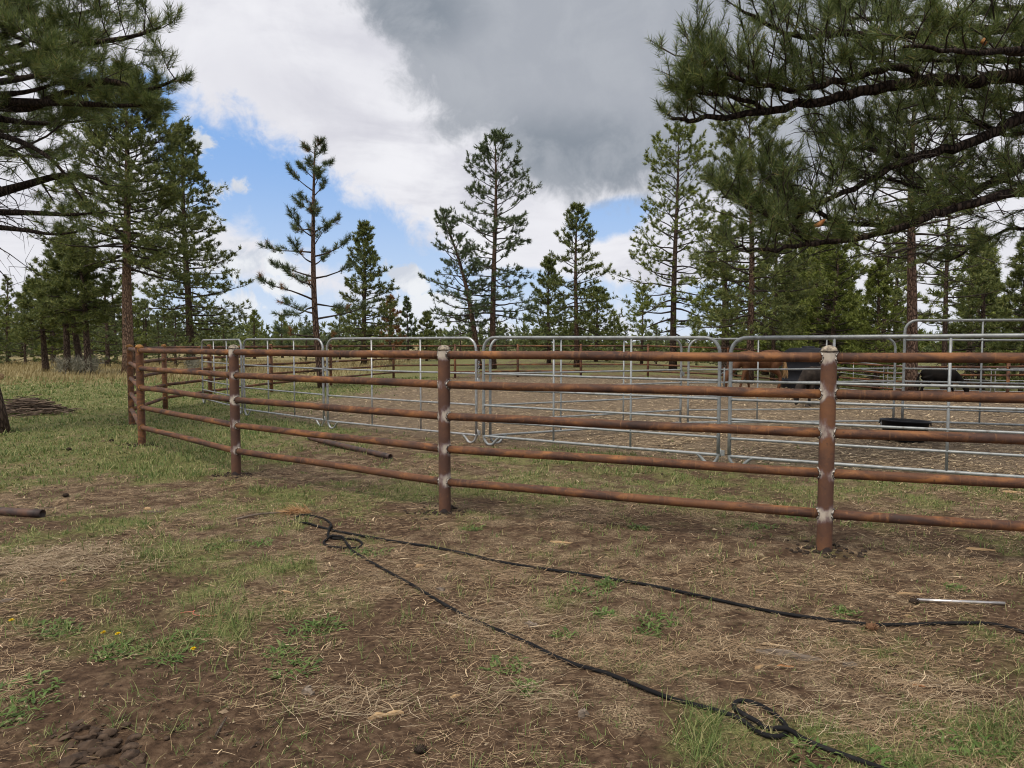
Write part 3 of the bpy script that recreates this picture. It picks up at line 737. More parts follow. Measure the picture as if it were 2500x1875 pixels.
pine('leaning pine with its crown swept left, left-hand one of the tall pair in the middle', b, hgt(522, 45, b[2]), .19, .24, lohi(.24, [(0, 1.9), (.15, 2.9), (.35, 2.6), (.6, 1.9), (.8, 1.2), (.92, .75), (1, .3)]), 62, 46,
     mat='needle_blue', bark='bark_red', lean=(-2.25, 0), bow=(.30, 0), nsub=8, nn=12, nw=.040, az_bias=(PI, .32), dead=10, el0=-2)
stand(1203, 45.5, 322, 108, .20, 'tallest pine in the middle, a straight narrow cone beside the leaning one', 47, nbr=84, nsub=7, mat='needle_blue', bark='bark_red', r=.20, nn=11, dead=10, gaps=.12,
      prof=[(0, .85), (.06, 1.05), (.2, .72), (.36, .92), (.5, .88), (.66, .80), (.78, .72), (.88, .36), (1, .10)])
stand(1340, 56, 632, 68, .14, 'short pine at the left foot of the narrow mid-sized cone pine', 48, nbr=60, nsub=6, mat='needle_mid', nn=10, r=.15)
stand(1408, 48, 502, 84, .18, 'mid-sized narrow cone pine in the gap under the dark cloud', 49, nbr=72, nsub=6, mat='needle_mid', bark='bark_red', r=.17, nn=10, gaps=.14, dead=9,
      prof=[(0, .80), (.08, .95), (.25, 1.0), (.45, .86), (.6, .70), (.75, .58), (.88, .34), (1, .10)])
stand(1455, 62, 705, 74, .12, 'round bushy pine low behind the narrow mid-sized cone pine', 50, nbr=56, nsub=6, mat='needle_mid', nn=9, r=.14)
stand(1566, 62, 700, 60, .12, 'thin low pine left of the tall pine below the overhanging branch tips', 51, nbr=44, nsub=5, mat='needle_lush', nn=9, r=.11, gaps=.2)
stand(1643, 50, 330, 140, .16, 'tall open pine under the left tips of the big overhanging branches', 52, nbr=82, nsub=7, mat='needle_lush', bark='bark_grey', r=.24, nn=13, dead=14, gaps=.08,
      prof=[(0, .75), (.1, 1.0), (.22, 1.05), (.4, .82), (.55, .68), (.7, .64), (.86, .58), (.95, .34), (1, .12)])
stand(1830, 31, 285, 140, .22, 'tall pine with a red-brown trunk behind the sorrel horse', 53, nbr=84, nsub=7, mat='needle_mid', bark='bark_red', r=.16, nn=15, dead=14, gaps=.04,
      prof=[(0, .9), (.15, 1.0), (.4, 1.0), (.6, .85), (.8, .75), (.92, .5), (1, .15)])
stand(1770, 43, 520, 92, .14, 'dense green pine left of the red-brown trunk behind the horse', 54, nbr=66, nsub=6, mat='needle_lush', r=.26, nn=11, dead=8)
stand(1887, 46, 480, 60, .30, 'slender pine with a thin trunk just right of the trunk behind the horse', 55, nbr=50, nsub=6, mat='needle_mid', r=.13, nn=11, dead=12)
stand(1931, 48, 520, 55, .30, 'slender thin-trunked pine above the black water tank', 56, nbr=46, nsub=6, mat='needle_mid', r=.13, nn=11, dead=12)
stand(2032, 44, 540, 105, .12, 'bright green bushy pine right of the black water tank', 57, nbr=80, nsub=7, mat='needle_lush', r=.18, nn=12)
b = onG(2226, 26.2)
pine('pine with a stout scaly trunk beside the black pony, its limbs spreading wide', b, hgt(150, 26.2, b[2]), .20, .40, lohi(.40, [(0, 2.9), (.2, 3.4), (.5, 3.0), (.8, 1.9), (1, .5)]), 62, 58, mat='needle_mid', bark='bark_red',
     nsub=8, nn=15, nw=.022, dead=16, el0=2, el1=45)
stand(2306, 36, 330, 120, .30, 'gaunt thin pine with sparse tufts right of the stout scaly trunk', 59, nbr=54, nsub=6, mat='needle_mid', r=.13, nn=12, dead=18, gaps=.25)
stand(2500, 34, 560, 85, .08, 'dense pine at the right edge behind the bow-topped gate panel', 60, nbr=70, nsub=7, mat='needle_mid', r=.17, nn=13)
stand(2395, 40, 600, 90, .08, 'bushy pine between the gaunt pine and the right edge', 65, nbr=66, nsub=7, mat='needle_mid', r=.17, nn=12)
stand(2140, 40, 640, 85, .08, 'bushy pine filling the gap left of the stout scaly trunk', 66, nbr=66, nsub=6, mat='needle_lush', r=.16, nn=12)

# ---- the big pine at the left edge
rng = np.random.default_rng(5)
LX = np.array([-9.33, 12.7, 0]); LX[2] = float(gz(LX[0], LX[1]))
lt = tag(empty('pine_tree', tuple(LX)), 'near pine at the left edge, dark branches over the upper left sky', 'tree')
t = np.linspace(0, 1, 20); TP = np.stack([.06*np.sin(t*9)-.24*sstep(0, .16, t)-.12*t*2, .05*np.sin(t*7), t*9.6-.05], 1); TR = .215*(1-t)**.6*(1+.25*np.exp(-t*9.6/.3))+.015
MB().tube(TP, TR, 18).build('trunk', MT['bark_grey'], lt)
for zc, yc in ((1.78, -.1), (1.28, -.06), (1.02, .05)):
    k = np.array([.19, yc-.06, zc]); MB().tube(np.array([k-np.array([.06, 0, 0]), k+np.array([.035, -.02, 0])]), [.062, .055], 12).build('pruned_knot', MT['split'], lt)
cr = Crown(rng, 3)
def LL(pix, r0, r1, nsub, lsub, **kw):
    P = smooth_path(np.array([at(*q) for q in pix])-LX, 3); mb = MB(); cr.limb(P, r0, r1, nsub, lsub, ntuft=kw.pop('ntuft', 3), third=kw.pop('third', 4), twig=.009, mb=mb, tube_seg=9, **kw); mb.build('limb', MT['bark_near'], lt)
T0 = 12.7
LL([(0, 260, T0), (70, 262, 12.5), (150, 232, 12.2), (240, 200, 11.9), (300, 205, 11.7), (345, 222, 11.6), (405, 205, 11.4), (430, 192, 11.3)], .085, .014, 15, 1.15, start=.25, up=.45)
LL([(0, 250, T0), (80, 250, 12.3), (180, 252, 11.9), (290, 258, 11.6), (370, 255, 11.4)], .085, .016, 11, .8, start=.45, up=.25)
LL([(-5, 470, T0), (60, 452, 12.6), (150, 428, 12.4), (220, 432, 12.3), (262, 452, 12.2)], .085, .016, 8, .8, start=.45, up=.25, ntuft=2, third=1)
LL([(-5, 518, T0), (80, 520, 12.4), (170, 524, 12.2), (225, 520, 12.1)], .060, .014, 6, .7, start=.50, up=.2, ntuft=2, third=1)
LL([(-5, 555, T0), (60, 562, 12.4), (130, 572, 12.2), (190, 566, 12.0)], .05, .012, 5, .6, start=.6, up=.2, ntuft=2, third=1)
LL([(0, 150, T0), (90, 130, 12.2), (180, 110, 11.8), (260, 100, 11.5), (340, 85, 11.2), (392, 66, 11.0)], .075, .014, 17, 1.25, start=.2, up=.6)
LL([(0, 90, T0), (70, 60, 12.5), (140, 40, 12.4), (210, 30, 12.3), (260, 12, 12.2)], .06, .012, 14, 1.2, start=.2, up=.5)
LL([(0, 20, T0), (80, 0, 12.2), (150, -25, 12.0), (220, -50, 11.8)], .06, .012, 12, 1.2, start=.2, up=.5)
LL([(0, 330, T0), (60, 350, 12.3), (120, 385, 12.0), (170, 440, 11.8), (210, 500, 11.7)], .055, .010, 7, .7, start=.4, up=.15, ntuft=2, third=1)
LL([(0, 350, T0), (50, 380, 12.6), (90, 430, 12.5), (130, 490, 12.4)], .045, .010, 6, .65, start=.4, up=.15, ntuft=2, third=1)
LL([(0, 200, T0), (60, 190, 11.6), (110, 180, 10.9), (160, 175, 10.4)], .06, .012, 12, .95, start=.25, up=.5)
LL([(0, 290, T0), (70, 300, 13.6), (150, 300, 14.4), (240, 290, 15.0)], .06, .012, 12, .95, start=.25, up=.4)
LL([(0, 120, T0), (50, 110, 12.2), (110, 75, 11.8), (170, 60, 11.4)], .05, .012, 13, 1.0, start=.2, up=.5)
LL([(0, 230, T0), (60, 225, 12.3), (130, 205, 12.0), (200, 165, 11.8)], .05, .012, 12, .9, start=.25, up=.4)
LL([(0, 180, T0), (60, 160, 13.4), (140, 150, 14.0), (230, 140, 14.4)], .05, .012, 13, 1.0, start=.2, up=.4)
LL([(0, 60, T0), (40, 90, 12.0), (80, 100, 11.2), (120, 110, 10.6)], .05, .012, 11, .9, start=.25, up=.5)
for k in range(20):      # the rest of the crown, round the far side and out of the frame
    h = rng.uniform(3.8, 9.2); az = rng.uniform(PI*.55, PI*1.5); L = rng.uniform(2.0, 3.3)*(1-.5*max(0, (h-6)/4)); P = [np.array([np.interp(h/9.6, t, TP[:, q]) for q in range(3)])]; e = np.array([math.cos(az), math.sin(az), rng.uniform(0, .35)])
    for q in range(6): e = unit(e+np.array([0, 0, .04])+.1*rng.normal(size=3)); P.append(P[-1]+e*L/6)
    cr.limb(np.array(P), .05, .012, 9, 1.0, .3, ntuft=4, third=3, twig=.009, up=.4)
for k in range(14): cr.tuft(np.array([TP[-1][0], TP[-1][1], 9.5-.1*k]), unit(np.array([0, 0, 1.2])+.7*rng.normal(size=3)))
for k in range(13):      # lesser branches on the side that faces the view
    h = rng.uniform(3.7, 8.6); az = rng.uniform(-1.25, .75); L = rng.uniform(1.3, 2.6)*(1-.4*max(0, (h-6)/4)); P = [np.array([np.interp(h/9.6, t, TP[:, q]) for q in range(3)])]; e = np.array([math.cos(az), math.sin(az), rng.uniform(-.25, .3)])
    for q in range(6): e = unit(e+np.array([0, 0, .05])+.12*rng.normal(size=3)); P.append(P[-1]+e*L/6)
    cr.limb(np.array(P), .035, .010, 8, .95, .3, ntuft=4, third=3, twig=.008, up=.35)
for k in range(40):
    h = rng.uniform(3.4, 5.9); a = rng.uniform(-1.2, 1.0)
    cr.bare(np.array([np.interp(h/9.6, t, TP[:, q]) for q in range(3)]), np.array([math.cos(a), math.sin(a), rng.uniform(-.5, .25)]), rng.uniform(.7, 2.0), .016, fork=4)
tag(cr.w.build('branches', MT['twig'], lt), kind='stuff'); tag(cr.dead.build('dead_branches', MT['twig'], lt), kind='stuff')
V, T = needles(np.array(cr.pos), np.array(cr.dir), rng, 46, .165, .20, .0070, lo=.30, hi=1.15)
link('crown', mesh_from('crown', V, [T], False), MT['needle_near'], lt)

# ---- the big pine whose limbs reach in from the right
rng = np.random.default_rng(8)
RX = np.array([9.6, 9.7, 0]); RX[2] = float(gz(RX[0], RX[1]))
rt = tag(empty('pine_tree', tuple(RX)), 'big near pine whose thick dark limbs hang into the upper right of the view', 'tree')
t = np.linspace(0, 1, 16); TPr = np.stack([.05*np.sin(t*6), .05*np.sin(t*7), t*11-.05], 1)
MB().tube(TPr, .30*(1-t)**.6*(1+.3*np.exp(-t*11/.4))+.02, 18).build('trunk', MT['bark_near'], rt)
cr = Crown(rng, 3)
def RL(pix, r0, r1, nsub, lsub, z0=None, sep=True, **kw):
    P = np.array([at(*q) for q in pix])-RX
    if z0 is not None: P = np.vstack([[0, 0, z0], P])
    P = smooth_path(P, 4); mb = MB()
    P = P+.013*rng.normal(size=P.shape); nsub = int(nsub*1.35); kw['start'] = kw['start']*.62
    cr.limb(P, r0, r1, nsub, lsub, ntuft=kw.pop('ntuft', 3), third=kw.pop('third', 4), twig=.010, mb=mb, tube_seg=10, **kw)
    if sep: mb.build('limb', MT['bark_near'], rt)
# first limb: long, almost level
RL([(2600, 205, 9.3), (2500, 190, 9.1), (2380, 195, 8.9), (2230, 200, 8.7), (2100, 225, 8.6), (2000, 248, 8.5), (1890, 268, 8.4), (1800, 280, 8.3), (1700, 292, 8.2), (1640, 286, 8.15)], .105, .018, 44, 1.15, z0=4.9, start=.34, up=.40, upward=.45)
RL([(2250, 195, 8.7), (2190, 165, 8.6), (2100, 185, 8.4), (2010, 205, 8.3), (1930, 220, 8.2), (1830, 200, 8.0), (1740, 170, 7.95), (1680, 135, 7.9)], .05, .014, 34, 1.0, start=.15, up=.5, upward=.55)
RL([(1880, 268, 8.4), (1800, 240, 8.2), (1710, 225, 8.0), (1665, 217, 7.9)], .03, .012, 17, .65, start=.1, up=.5, upward=.4)
# limb above, filling the top edge
RL([(2600, 60, 9.3), (2450, 70, 9.0), (2300, 75, 8.8), (2180, 90, 8.6), (2060, 80, 8.4), (1960, 90, 8.2), (1880, 60, 8.1), (1800, 20, 8.0)], .08, .014, 36, 1.05, z0=5.9, start=.3, up=.45, upward=.5)
RL([(2600, -60, 9.2), (2400, -40, 9.0), (2250, -20, 8.7), (2080, -15, 8.5), (1950, -40, 8.3), (1850, -60, 8.1)], .07, .014, 30, 1.05, z0=6.6, start=.25, up=.4, upward=.2)
RL([(2550, 120, 8.6), (2420, 130, 8.0), (2300, 120, 7.6), (2200, 110, 7.4)], .05, .014, 24, .95, z0=5.4, start=.25, up=.4, upward=.4)
# second limb
RL([(2620, 250, 9.4), (2500, 285, 9.3), (2420, 325, 9.2), (2330, 360, 9.1), (2230, 385, 9.0), (2150, 420, 8.9), (2060, 470, 8.8), (2000, 500, 8.75), (1940, 530, 8.7)], .09, .016, 30, 1.2, z0=4.6, start=.32, up=.45, upward=.35)
RL([(2240, 385, 9.0), (2160, 370, 9.2), (2080, 360, 9.4), (2010, 350, 9.6)], .04, .012, 20, .9, start=.1, up=.5, upward=.5)
# third limb
RL([(2620, 370, 9.5), (2500, 405, 9.5), (2420, 450, 9.5), (2340, 490, 9.4), (2250, 525, 9.4), (2150, 550, 9.4), (2050, 545, 9.3), (1950, 550, 9.3), (1860, 545, 9.2)], .075, .014, 24, 1.1, z0=4.0, start=.36, up=.35, upward=.25)
# fourth limb, the lowest
RL([(2620, 480, 9.2), (2500, 470, 9.0), (2400, 490, 8.9), (2300, 515, 8.8), (2230, 545, 8.7), (2140, 570, 8.6), (2040, 588, 8.5), (1940, 604, 8.4), (1860, 612, 8.3), (1790, 604, 8.25)], .072, .014, 34, .85, z0=3.5, start=.36, up=.30, upward=.25)
RL([(1990, 598, 8.5), (1930, 560, 8.4), (1860, 520, 8.3), (1800, 490, 8.2), (1760, 480, 8.1)], .03, .012, 15, .85, start=.1, up=.45, upward=.3)
RL([(2050, 545, 9.3), (1960, 500, 9.1), (1900, 460, 9.0), (1870, 440, 8.9)], .03, .012, 14, .9, start=.1, up=.5, upward=.4)
for k in range(18):    # the part of the crown outside the view
    h = rng.uniform(3.6, 10.4); az = rng.uniform(-PI*.55, PI*.55); L = rng.uniform(2.6, 4.2)*(1-.45*max(0, (h-6.5)/4)); P = [np.array([0, 0, h])]; e = np.array([math.cos(az), math.sin(az), rng.uniform(0, .3)])
    for q in range(7): e = unit(e+np.array([0, 0, .03])+.1*rng.normal(size=3)); P.append(P[-1]+e*L/7)
    mb = MB(); cr.limb(np.array(P), .07, .014, 9, 1.1, .3, ntuft=4, third=3, twig=.010, up=.4, mb=mb); mb.build('limb', MT['bark_near'], rt)
# smaller boughs that fill the right of the view between the big limbs
RL([(2600, 300, 9.6), (2480, 330, 9.8), (2380, 300, 10.0), (2290, 290, 10.2), (2210, 310, 10.3)], .045, .012, 30, 1.05, z0=4.2, start=.3, up=.3, upward=.25)
RL([(2600, 420, 10.0), (2500, 455, 10.2), (2410, 430, 10.4), (2330, 440, 10.6), (2240, 470, 10.7)], .045, .012, 30, 1.05, z0=3.7, start=.3, up=.3, upward=.25)
RL([(2600, 560, 9.8), (2500, 555, 9.9), (2420, 580, 9.9), (2350, 620, 9.9), (2290, 650, 9.9)], .035, .010, 13, .8, z0=3.1, start=.45, up=.2, upward=.1)
RL([(2600, 230, 10.2), (2470, 245, 10.4), (2350, 240, 10.6), (2230, 270, 10.8)], .045, .012, 30, 1.05, z0=4.8, start=.3, up=.3, upward=.25)
RL([(2600, 20, 9.9), (2480, 20, 10.0), (2380, 30, 10.1), (2260, 40, 10.2), (2140, 50, 10.2), (2030, 40, 10.1)], .05, .012, 30, 1.1, z0=6.2, start=.25, up=.35, upward=.3)
RL([(2600, 140, 10.0), (2480, 150, 10.0), (2370, 150, 10.0), (2250, 145, 9.9), (2140, 140, 9.8), (2040, 150, 9.7)], .05, .012, 30, 1.05, z0=5.2, start=.25, up=.35, upward=.3)
RL([(2330, 490, 9.4), (2250, 460, 9.6), (2170, 440, 9.8), (2080, 430, 9.9)], .03, .010, 14, .8, start=.15, up=.4, upward=.3)
for k in range(70):
    pz = [(rng.uniform(1900, 2480), rng.uniform(230, 620), rng.uniform(8.6, 9.8)) for _ in range(1)][0]
    p = at(*pz)-RX
    cr.bare(p, np.array([-1, rng.uniform(-.5, .5), rng.uniform(-.7, .3)]), rng.uniform(.4, 1.0), .009, fork=4)
cr.bare(at(2500, 130, 8.4)-RX, np.array([-1, 0, .28]), .55, .035, fork=2)
tag(cr.w.build('branches', MT['twig'], rt), kind='stuff'); tag(cr.dead.build('dead_branches', MT['twig'], rt), kind='stuff')
bk = at(2398, 98, 8.4)-RX
MB().tube(np.array([bk, bk+np.array([.05, 0, -.03])]), [.03, .038], 8).build('broken_end', MT['orange_wood'], rt)
sp = at(2000, 548, 8.3)-RX
MB().tube(np.array([sp+np.array([-.07, 0, -.025]), sp, sp+np.array([.04, 0, .035]), sp+np.array([.07, 0, .06])]), [.012, .030, .022, .004], 6).build('split_wood', MT['orange_wood'], rt)
V, T = needles(np.array(cr.pos), np.array(cr.dir), rng, 37, .122, .16, .0056, lo=.35, hi=1.2)
link('crown', mesh_from('crown', V, [T], False), MT['needle_near'], rt)
print('near tufts', len(cr.pos))

# ---- the wood farther off: a few grown trees, copied
def copy_tree(o, parent=None):
    c = o.copy(); C.objects.link(c); c.parent = parent
    for chd in list(o.children): copy_tree(chd, c)
    return c
proto = []
for k, (m_, H) in enumerate((('needle_far', 9.0), ('needle_mid', 8.0), ('needle_far', 7.0), ('needle_lush', 6.0))):
    proto.append(pine(None, (0, 0, 0), H, .14, .07, [(.07, 1.7), (.2, 2.0), (.5, 1.45), (.8, .75), (1, .12)], 46, 80+k, mat=m_, nsub=5, nn=8, nl=.26, nw=.062, ntuft=3, dead=4, name='background_pine'))
used = [False]*4; rng = np.random.default_rng(77)
def far(px, Y, top, label, group, lush=False):
    b = onG(px, Y); b[2] = float(g0(b[0], b[1]))-.05; H = hgt(top, Y, b[2]); k = rng.integers(0, 4) if not lush else (1, 3)[rng.integers(0, 2)]; p = proto[k]
    o = p if not used[k] else copy_tree(p); used[k] = True
    H0 = (9.0, 8.0, 7.0, 6.0)[k]; s = H/H0; o.location = tuple(b); o.scale = (s*rng.uniform(.9, 1.15),)*2+(s,); o.rotation_euler = (0, 0, rng.uniform(0, 2*PI)); tag(o, label, 'tree', group)
gl = 'pines of the dense wood on the left'
for i, px in enumerate(np.linspace(-120, 420, 30)):
    far(px+rng.uniform(-9, 9), rng.uniform(48, 88), rng.uniform(660, 775), 'dark pine in the dense wood on the left beyond the tan grass', gl)
far(548, 75, 765, 'leftmost of the three small distant pines left of the sparse pine', None)
far(622, 72, 758, 'middle of the three small distant pines left of the sparse pine', None)
far(690, 76, 770, 'small distant pine close left of the thin sparse pine', None)
gm_ = 'low distant pines along the middle horizon'
for px, Y, top, lab in ((748, 60, 770, 'low distant pine just left of the thin sparse pine trunk'), (830, 70, 750, 'low distant pine between the thin sparse pine and the bushy one'), (1075, 85, 800, 'very low distant pine right of the slim small one'),
                   (1125, 70, 770, 'low distant pine left of the leaning trunk of the middle pair'), (1235, 70, 790, 'low distant pine right of the tallest middle pine trunk'), (1282, 90, 795, 'low distant pine midway between the tallest middle pine and the short pine'),
                   (1310, 80, 800, 'very low distant pine touching the left of the short pine'), (1500, 75, 760, 'low distant pine right of the round bushy pine'), (1525, 95, 800, 'very low distant pine left of the thin low pine'),
                   (1602, 80, 790, 'low distant pine between the thin low pine and the tall open pine'), (1700, 85, 770, 'low distant pine right of the tall open pine trunk')):
    far(px, Y, top, lab, gm_)
gr_ = 'pines of the wood on the right'
for i in range(28):
    far(rng.uniform(1690, 2680), rng.uniform(46, 80), rng.uniform(560, 740), 'mid-green pine in the wood behind the pen on the right', gr_, True)
# the farthest wood reads as one band
rng = np.random.default_rng(99); PS = []; DS = []
for k in range(1500):
    a = rng.uniform(-.95, .95); Y = rng.uniform(95, 230); x = a*Y; z0 = float(g0(x, Y)); h = rng.uniform(2.2, 5.0)*(1.35 if a < -.35 else 1.0)
    q = rng.random(13)**1.2; w = .26*h*(1-q)
    ph = rng.uniform(0, 2*PI, 13)
    PS.append(np.stack([x+w*np.cos(ph), Y+w*np.sin(ph), z0+.2+q*h], 1)); DS.append(np.stack([.6*np.cos(ph), .6*np.sin(ph), .8+0*ph], 1))
PS = np.vstack(PS); DS = np.vstack(DS); DS /= np.linalg.norm(DS, axis=1)[:, None]
V, T = needles(PS, DS, rng, 5, .85, .5, .34)
tag(link('far_woods', mesh_from('far_woods', V, [T], False), MT['needle_far']), kind='stuff')

# ------------------------------------------------------------------ grass, dry needles, chips: ground cover nobody could count
def fan(rng, n, y0, y1, umax=1.0):
    y = np.exp(rng.uniform(math.log(y0), math.log(y1), n)); return rng.uniform(-umax, umax, n)*(y+1.0), y
def cover(name, V, F_, mat): return tag(link(name, mesh_from(name, V, F_, False), mat), kind='stuff')
rng = np.random.default_rng(301)

# grass clumps
x, y = fan(rng, 90000, 2.1, 34)
g = green(x, y); keep = rng.random(len(x)) < np.clip(.66*g**1.2+.075*(1-arena(x, y)), 0, 1); x, y, g = x[keep], y[keep], g[keep]
nb = 7; d = np.hypot(x, y); N = len(x)
size = (.022+.034*rng.random(N)**1.5+.012*g)*(1+.8*(fbm(x*1.3, y*1.3, 91, 2) > .58))*(1+.012*d)
X = np.repeat(x, nb)+rng.normal(size=N*nb)*np.repeat(.018+.010*d/6, nb); Y = np.repeat(y, nb)+rng.normal(size=N*nb)*np.repeat(.018+.010*d/6, nb)
D = np.repeat(d, nb); Ln = np.repeat(size, nb)*rng.uniform(.5, 1.35, N*nb); M_ = N*nb
az = rng.uniform(0, 2*PI, M_); ln = rng.uniform(.25, 1.15, M_); dx = np.cos(az)*np.sin(ln); dy = np.sin(az)*np.sin(ln); dz = np.cos(ln)
w = np.maximum(.0016, .00042*D)*rng.uniform(.7, 1.3, M_); wa = az+PI/2; Z = gz(X, Y)-.004
B = np.stack([X, Y, Z], 1); S = np.stack([np.cos(wa), np.sin(wa), 0*wa], 1)*w[:, None]
mid = B+np.stack([dx, dy, dz], 1)*(Ln*.55)[:, None]; tip = mid+np.stack([dx*1.5, dy*1.5, dz*.62], 1)*(Ln*.5)[:, None]
V = np.empty((M_, 5, 3)); V[:, 0] = B-S; V[:, 1] = B+S; V[:, 2] = mid+S*.75; V[:, 3] = mid-S*.75; V[:, 4] = tip
i = np.arange(M_)[:, None]*5
cover('grass', V.reshape(-1, 3), [i+np.array([[0, 1, 2, 3]]), i+np.array([[3, 2, 4]])], MT['grass'])
print('grass blades', M_)

# low broad-leaved weeds, bright green rosettes on the soil
rngw = np.random.default_rng(55); WV = []; WF = []; wn = 0
spots = [(1438, 1436, .16), (1480, 1425, .08), (420, 1612, .10), (300, 1590, .14), (270, 1600, .10), (455, 1565, .12), (120, 1530, .12), (150, 1545, .10), (1600, 1515, .13), (1580, 1540, .08), (1475, 1500, .06), (1376, 1555, .05), (2330, 1440, .07), (2060, 1492, .09), (1240, 1640, .10),
         (1290, 1690, .06), (910, 1350, .14), (870, 1352, .10), (740, 1545, .12), (800, 1530, .10), (720, 1640, .14), (690, 1600, .08), (640, 1330, .10), (520, 1340, .08), (1150, 1290, .09), (1560, 1290, .09), (1850, 1290, .14), (2180, 1870, .12), (2330, 1800, .16), (2420, 1830, .14), (1980, 1850, .1), (60, 1690, .16), (40, 1750, .14), (1950, 1270, .12)]
for (qx, qy, rad) in spots:
    c0 = G(qx, qy)
    for k in range(int(30+420*rad)):
        a = rngw.uniform(0, 2*PI); rr = rad*math.sqrt(rngw.random()); b = np.array([c0[0]+rr*math.cos(a), c0[1]+rr*math.sin(a), 0]); b[2] = float(gz(b[0], b[1]))-.003
        h = rngw.uniform(0, 2*PI); L = rngw.uniform(.03, .085); up = rngw.uniform(.1, .9); d = np.array([math.cos(h)*math.cos(up), math.sin(h)*math.cos(up), math.sin(up)]); s_ = np.array([-math.sin(h), math.cos(h), .25*rngw.normal()])*rngw.uniform(.003, .0075)
        e = np.array([math.cos(h), math.sin(h), .1])
        WV += [b-s_*.3, b+s_*.3, b+d*L*.5-s_, b+d*L*.5+s_, b+d*L*.5+e*L*.45]; WF += [(wn, wn+1, wn+3, wn+2)]; wn += 5
WV = np.array(WV); i5 = np.arange(len(WV)//5)*5
cover('weeds', WV, [np.array(WF), np.stack([i5+2, i5+3, i5+4], 1)], m_island('weed_leaves', [(0, (.055, .095, .022)), (.5, (.095, .165, .035)), (.9, (.15, .22, .06)), (1, (.20, .24, .09))], .55, .3, .3))

# tall dry grass of the far meadow
x = rng.uniform(-42, -6.5, 30000); y = rng.uniform(24, 62, 30000)
k = rng.random(30000) < np.clip(sstep(24, 32, y)*sstep(-6.5, -10.5, x)*(.25+fbm(x*.3, y*.3, 71, 3)), 0, 1); x, y = x[k], y[k]; M_ = len(x)
az = rng.uniform(0, 2*PI, M_); lean = rng.uniform(.05, .5, M_); Ln = rng.uniform(.15, .42, M_)
B = np.stack([x, y, gz(x, y)-.01], 1); S = np.stack([np.cos(az), np.sin(az), 0*az], 1)*rng.uniform(.012, .028, M_)[:, None]
tip = B+np.stack([np.sin(lean)*.7+.1, .2*np.cos(az), np.cos(lean)], 1)*Ln[:, None]
V = np.stack([B-S, B+S, tip], 1)
cover('dry_grass', V.reshape(-1, 3), [np.arange(3*M_).reshape(-1, 3)], MT['tan_grass'])

# dry pine needles and straw on the soil
def strips(x, y, Ln, w, rng, lift, bend):
    M_ = len(x); az = rng.uniform(0, 2*PI, M_)+.0; az = np.where(rng.random(M_) < .45, rng.normal(.15, .5, M_), az)
    cv = rng.normal(0, bend, M_); pts = []
    tl = rng.uniform(-.10, .16, M_)
    px_, py_ = x.copy(), y.copy(); z = gz(x, y)+.003+lift*rng.random(M_)
    P = [np.stack([px_, py_, z], 1)]; a = az.copy(); s = []
    for q in range(2):
        s.append(np.stack([-np.sin(a), np.cos(a), 0*a], 1)); px_ = px_+np.cos(a)*Ln/2; py_ = py_+np.sin(a)*Ln/2
        P.append(np.stack([px_, py_, np.maximum(gz(px_, py_)+.003, z+tl*Ln*(q+1)/2)], 1)); a = a+cv
    s.append(s[-1]); W = [.8, 1, .5]
    V = np.empty((M_, 6, 3))
    for q in range(3):
        o = s[q]*(w*W[q]*.5)[:, None]; V[:, 2*q] = P[q]+o; V[:, 2*q+1] = P[q]-o
    i = np.arange(M_)[:, None]*6
    F_ = np.concatenate([i+np.array([[2*q, 2*q+1, 2*q+3, 2*q+2]]) for q in range(2)])
    return V.reshape(-1, 3), F_
x, y = fan(rng, 300000, 2.1, 12.5)
dn = (1-.45*green(x, y))*(1-.72*bare(x, y))*(.10+1.0*sstep(.40, .66, fbm(x*1.9, y*1.9, 101, 4)))*(1-.6*arena(x, y))
k = rng.random(len(x)) < dn; x, y = x[k], y[k]; dd = np.hypot(x, y)
V, F_ = strips(x, y, (.022+.085*rng.random(len(x))**1.6)*(1+.03*dd), np.maximum(.0015, .00046*dd)*rng.uniform(.6, 1.4, len(x))*(1+1.8*(rng.random(len(x)) < .05)), rng, .012, .34)
cover('needle_litter', V, [F_], MT['litter']); print('litter', len(x))
# thicker mats of pale straw
SX = []; SY = []
for (qx, qy, rad, cnt) in ((90, 1385, .55, 1900), (190, 1360, .35, 500), (1240, 1720, .28, 260), (860, 1735, .26, 260), (2300, 1700, .3, 300), (2050, 1760, .28, 240), (1180, 1535, .2, 180), (1950, 1600, .4, 260), (1330, 1500, .35, 200)):
    c0 = G(qx, qy); SX.append(c0[0]+rng.normal(size=cnt)*rad*.62); SY.append(c0[1]+rng.normal(size=cnt)*rad*.42)
x = np.concatenate(SX); y = np.concatenate(SY); dd = np.hypot(x, y)
V, F_ = strips(x, y, .05+.10*rng.random(len(x)), np.maximum(.0018, .00050*dd)*rng.uniform(.7, 1.4, len(x)), rng, .035, .30)
cover('straw', V, [F_], m_island('pale_straw', [(0, (.14, .10, .06)), (.5, (.30, .22, .135)), (.85, (.46, .36, .235)), (1, (.60, .50, .35))], .7, .25))
# chips in the pen
x, y = fan(rng, 140000, 7.5, 33, .85)
k = rng.random(len(x)) < arena(x, y)*(.2+.9*sstep(.35, .65, fbm(x*.9, y*.9, 111, 4))); x, y = x[k], y[k]; dd = np.hypot(x, y)
V, F_ = strips(x, y, rng.uniform(.03, .12, len(x))*(.75+.03*dd), rng.uniform(.006, .022, len(x))*(.5+.055*dd), rng, .03, .12)
cover('pen_chips', V, [F_], MT['chips']); print('chips', len(x))
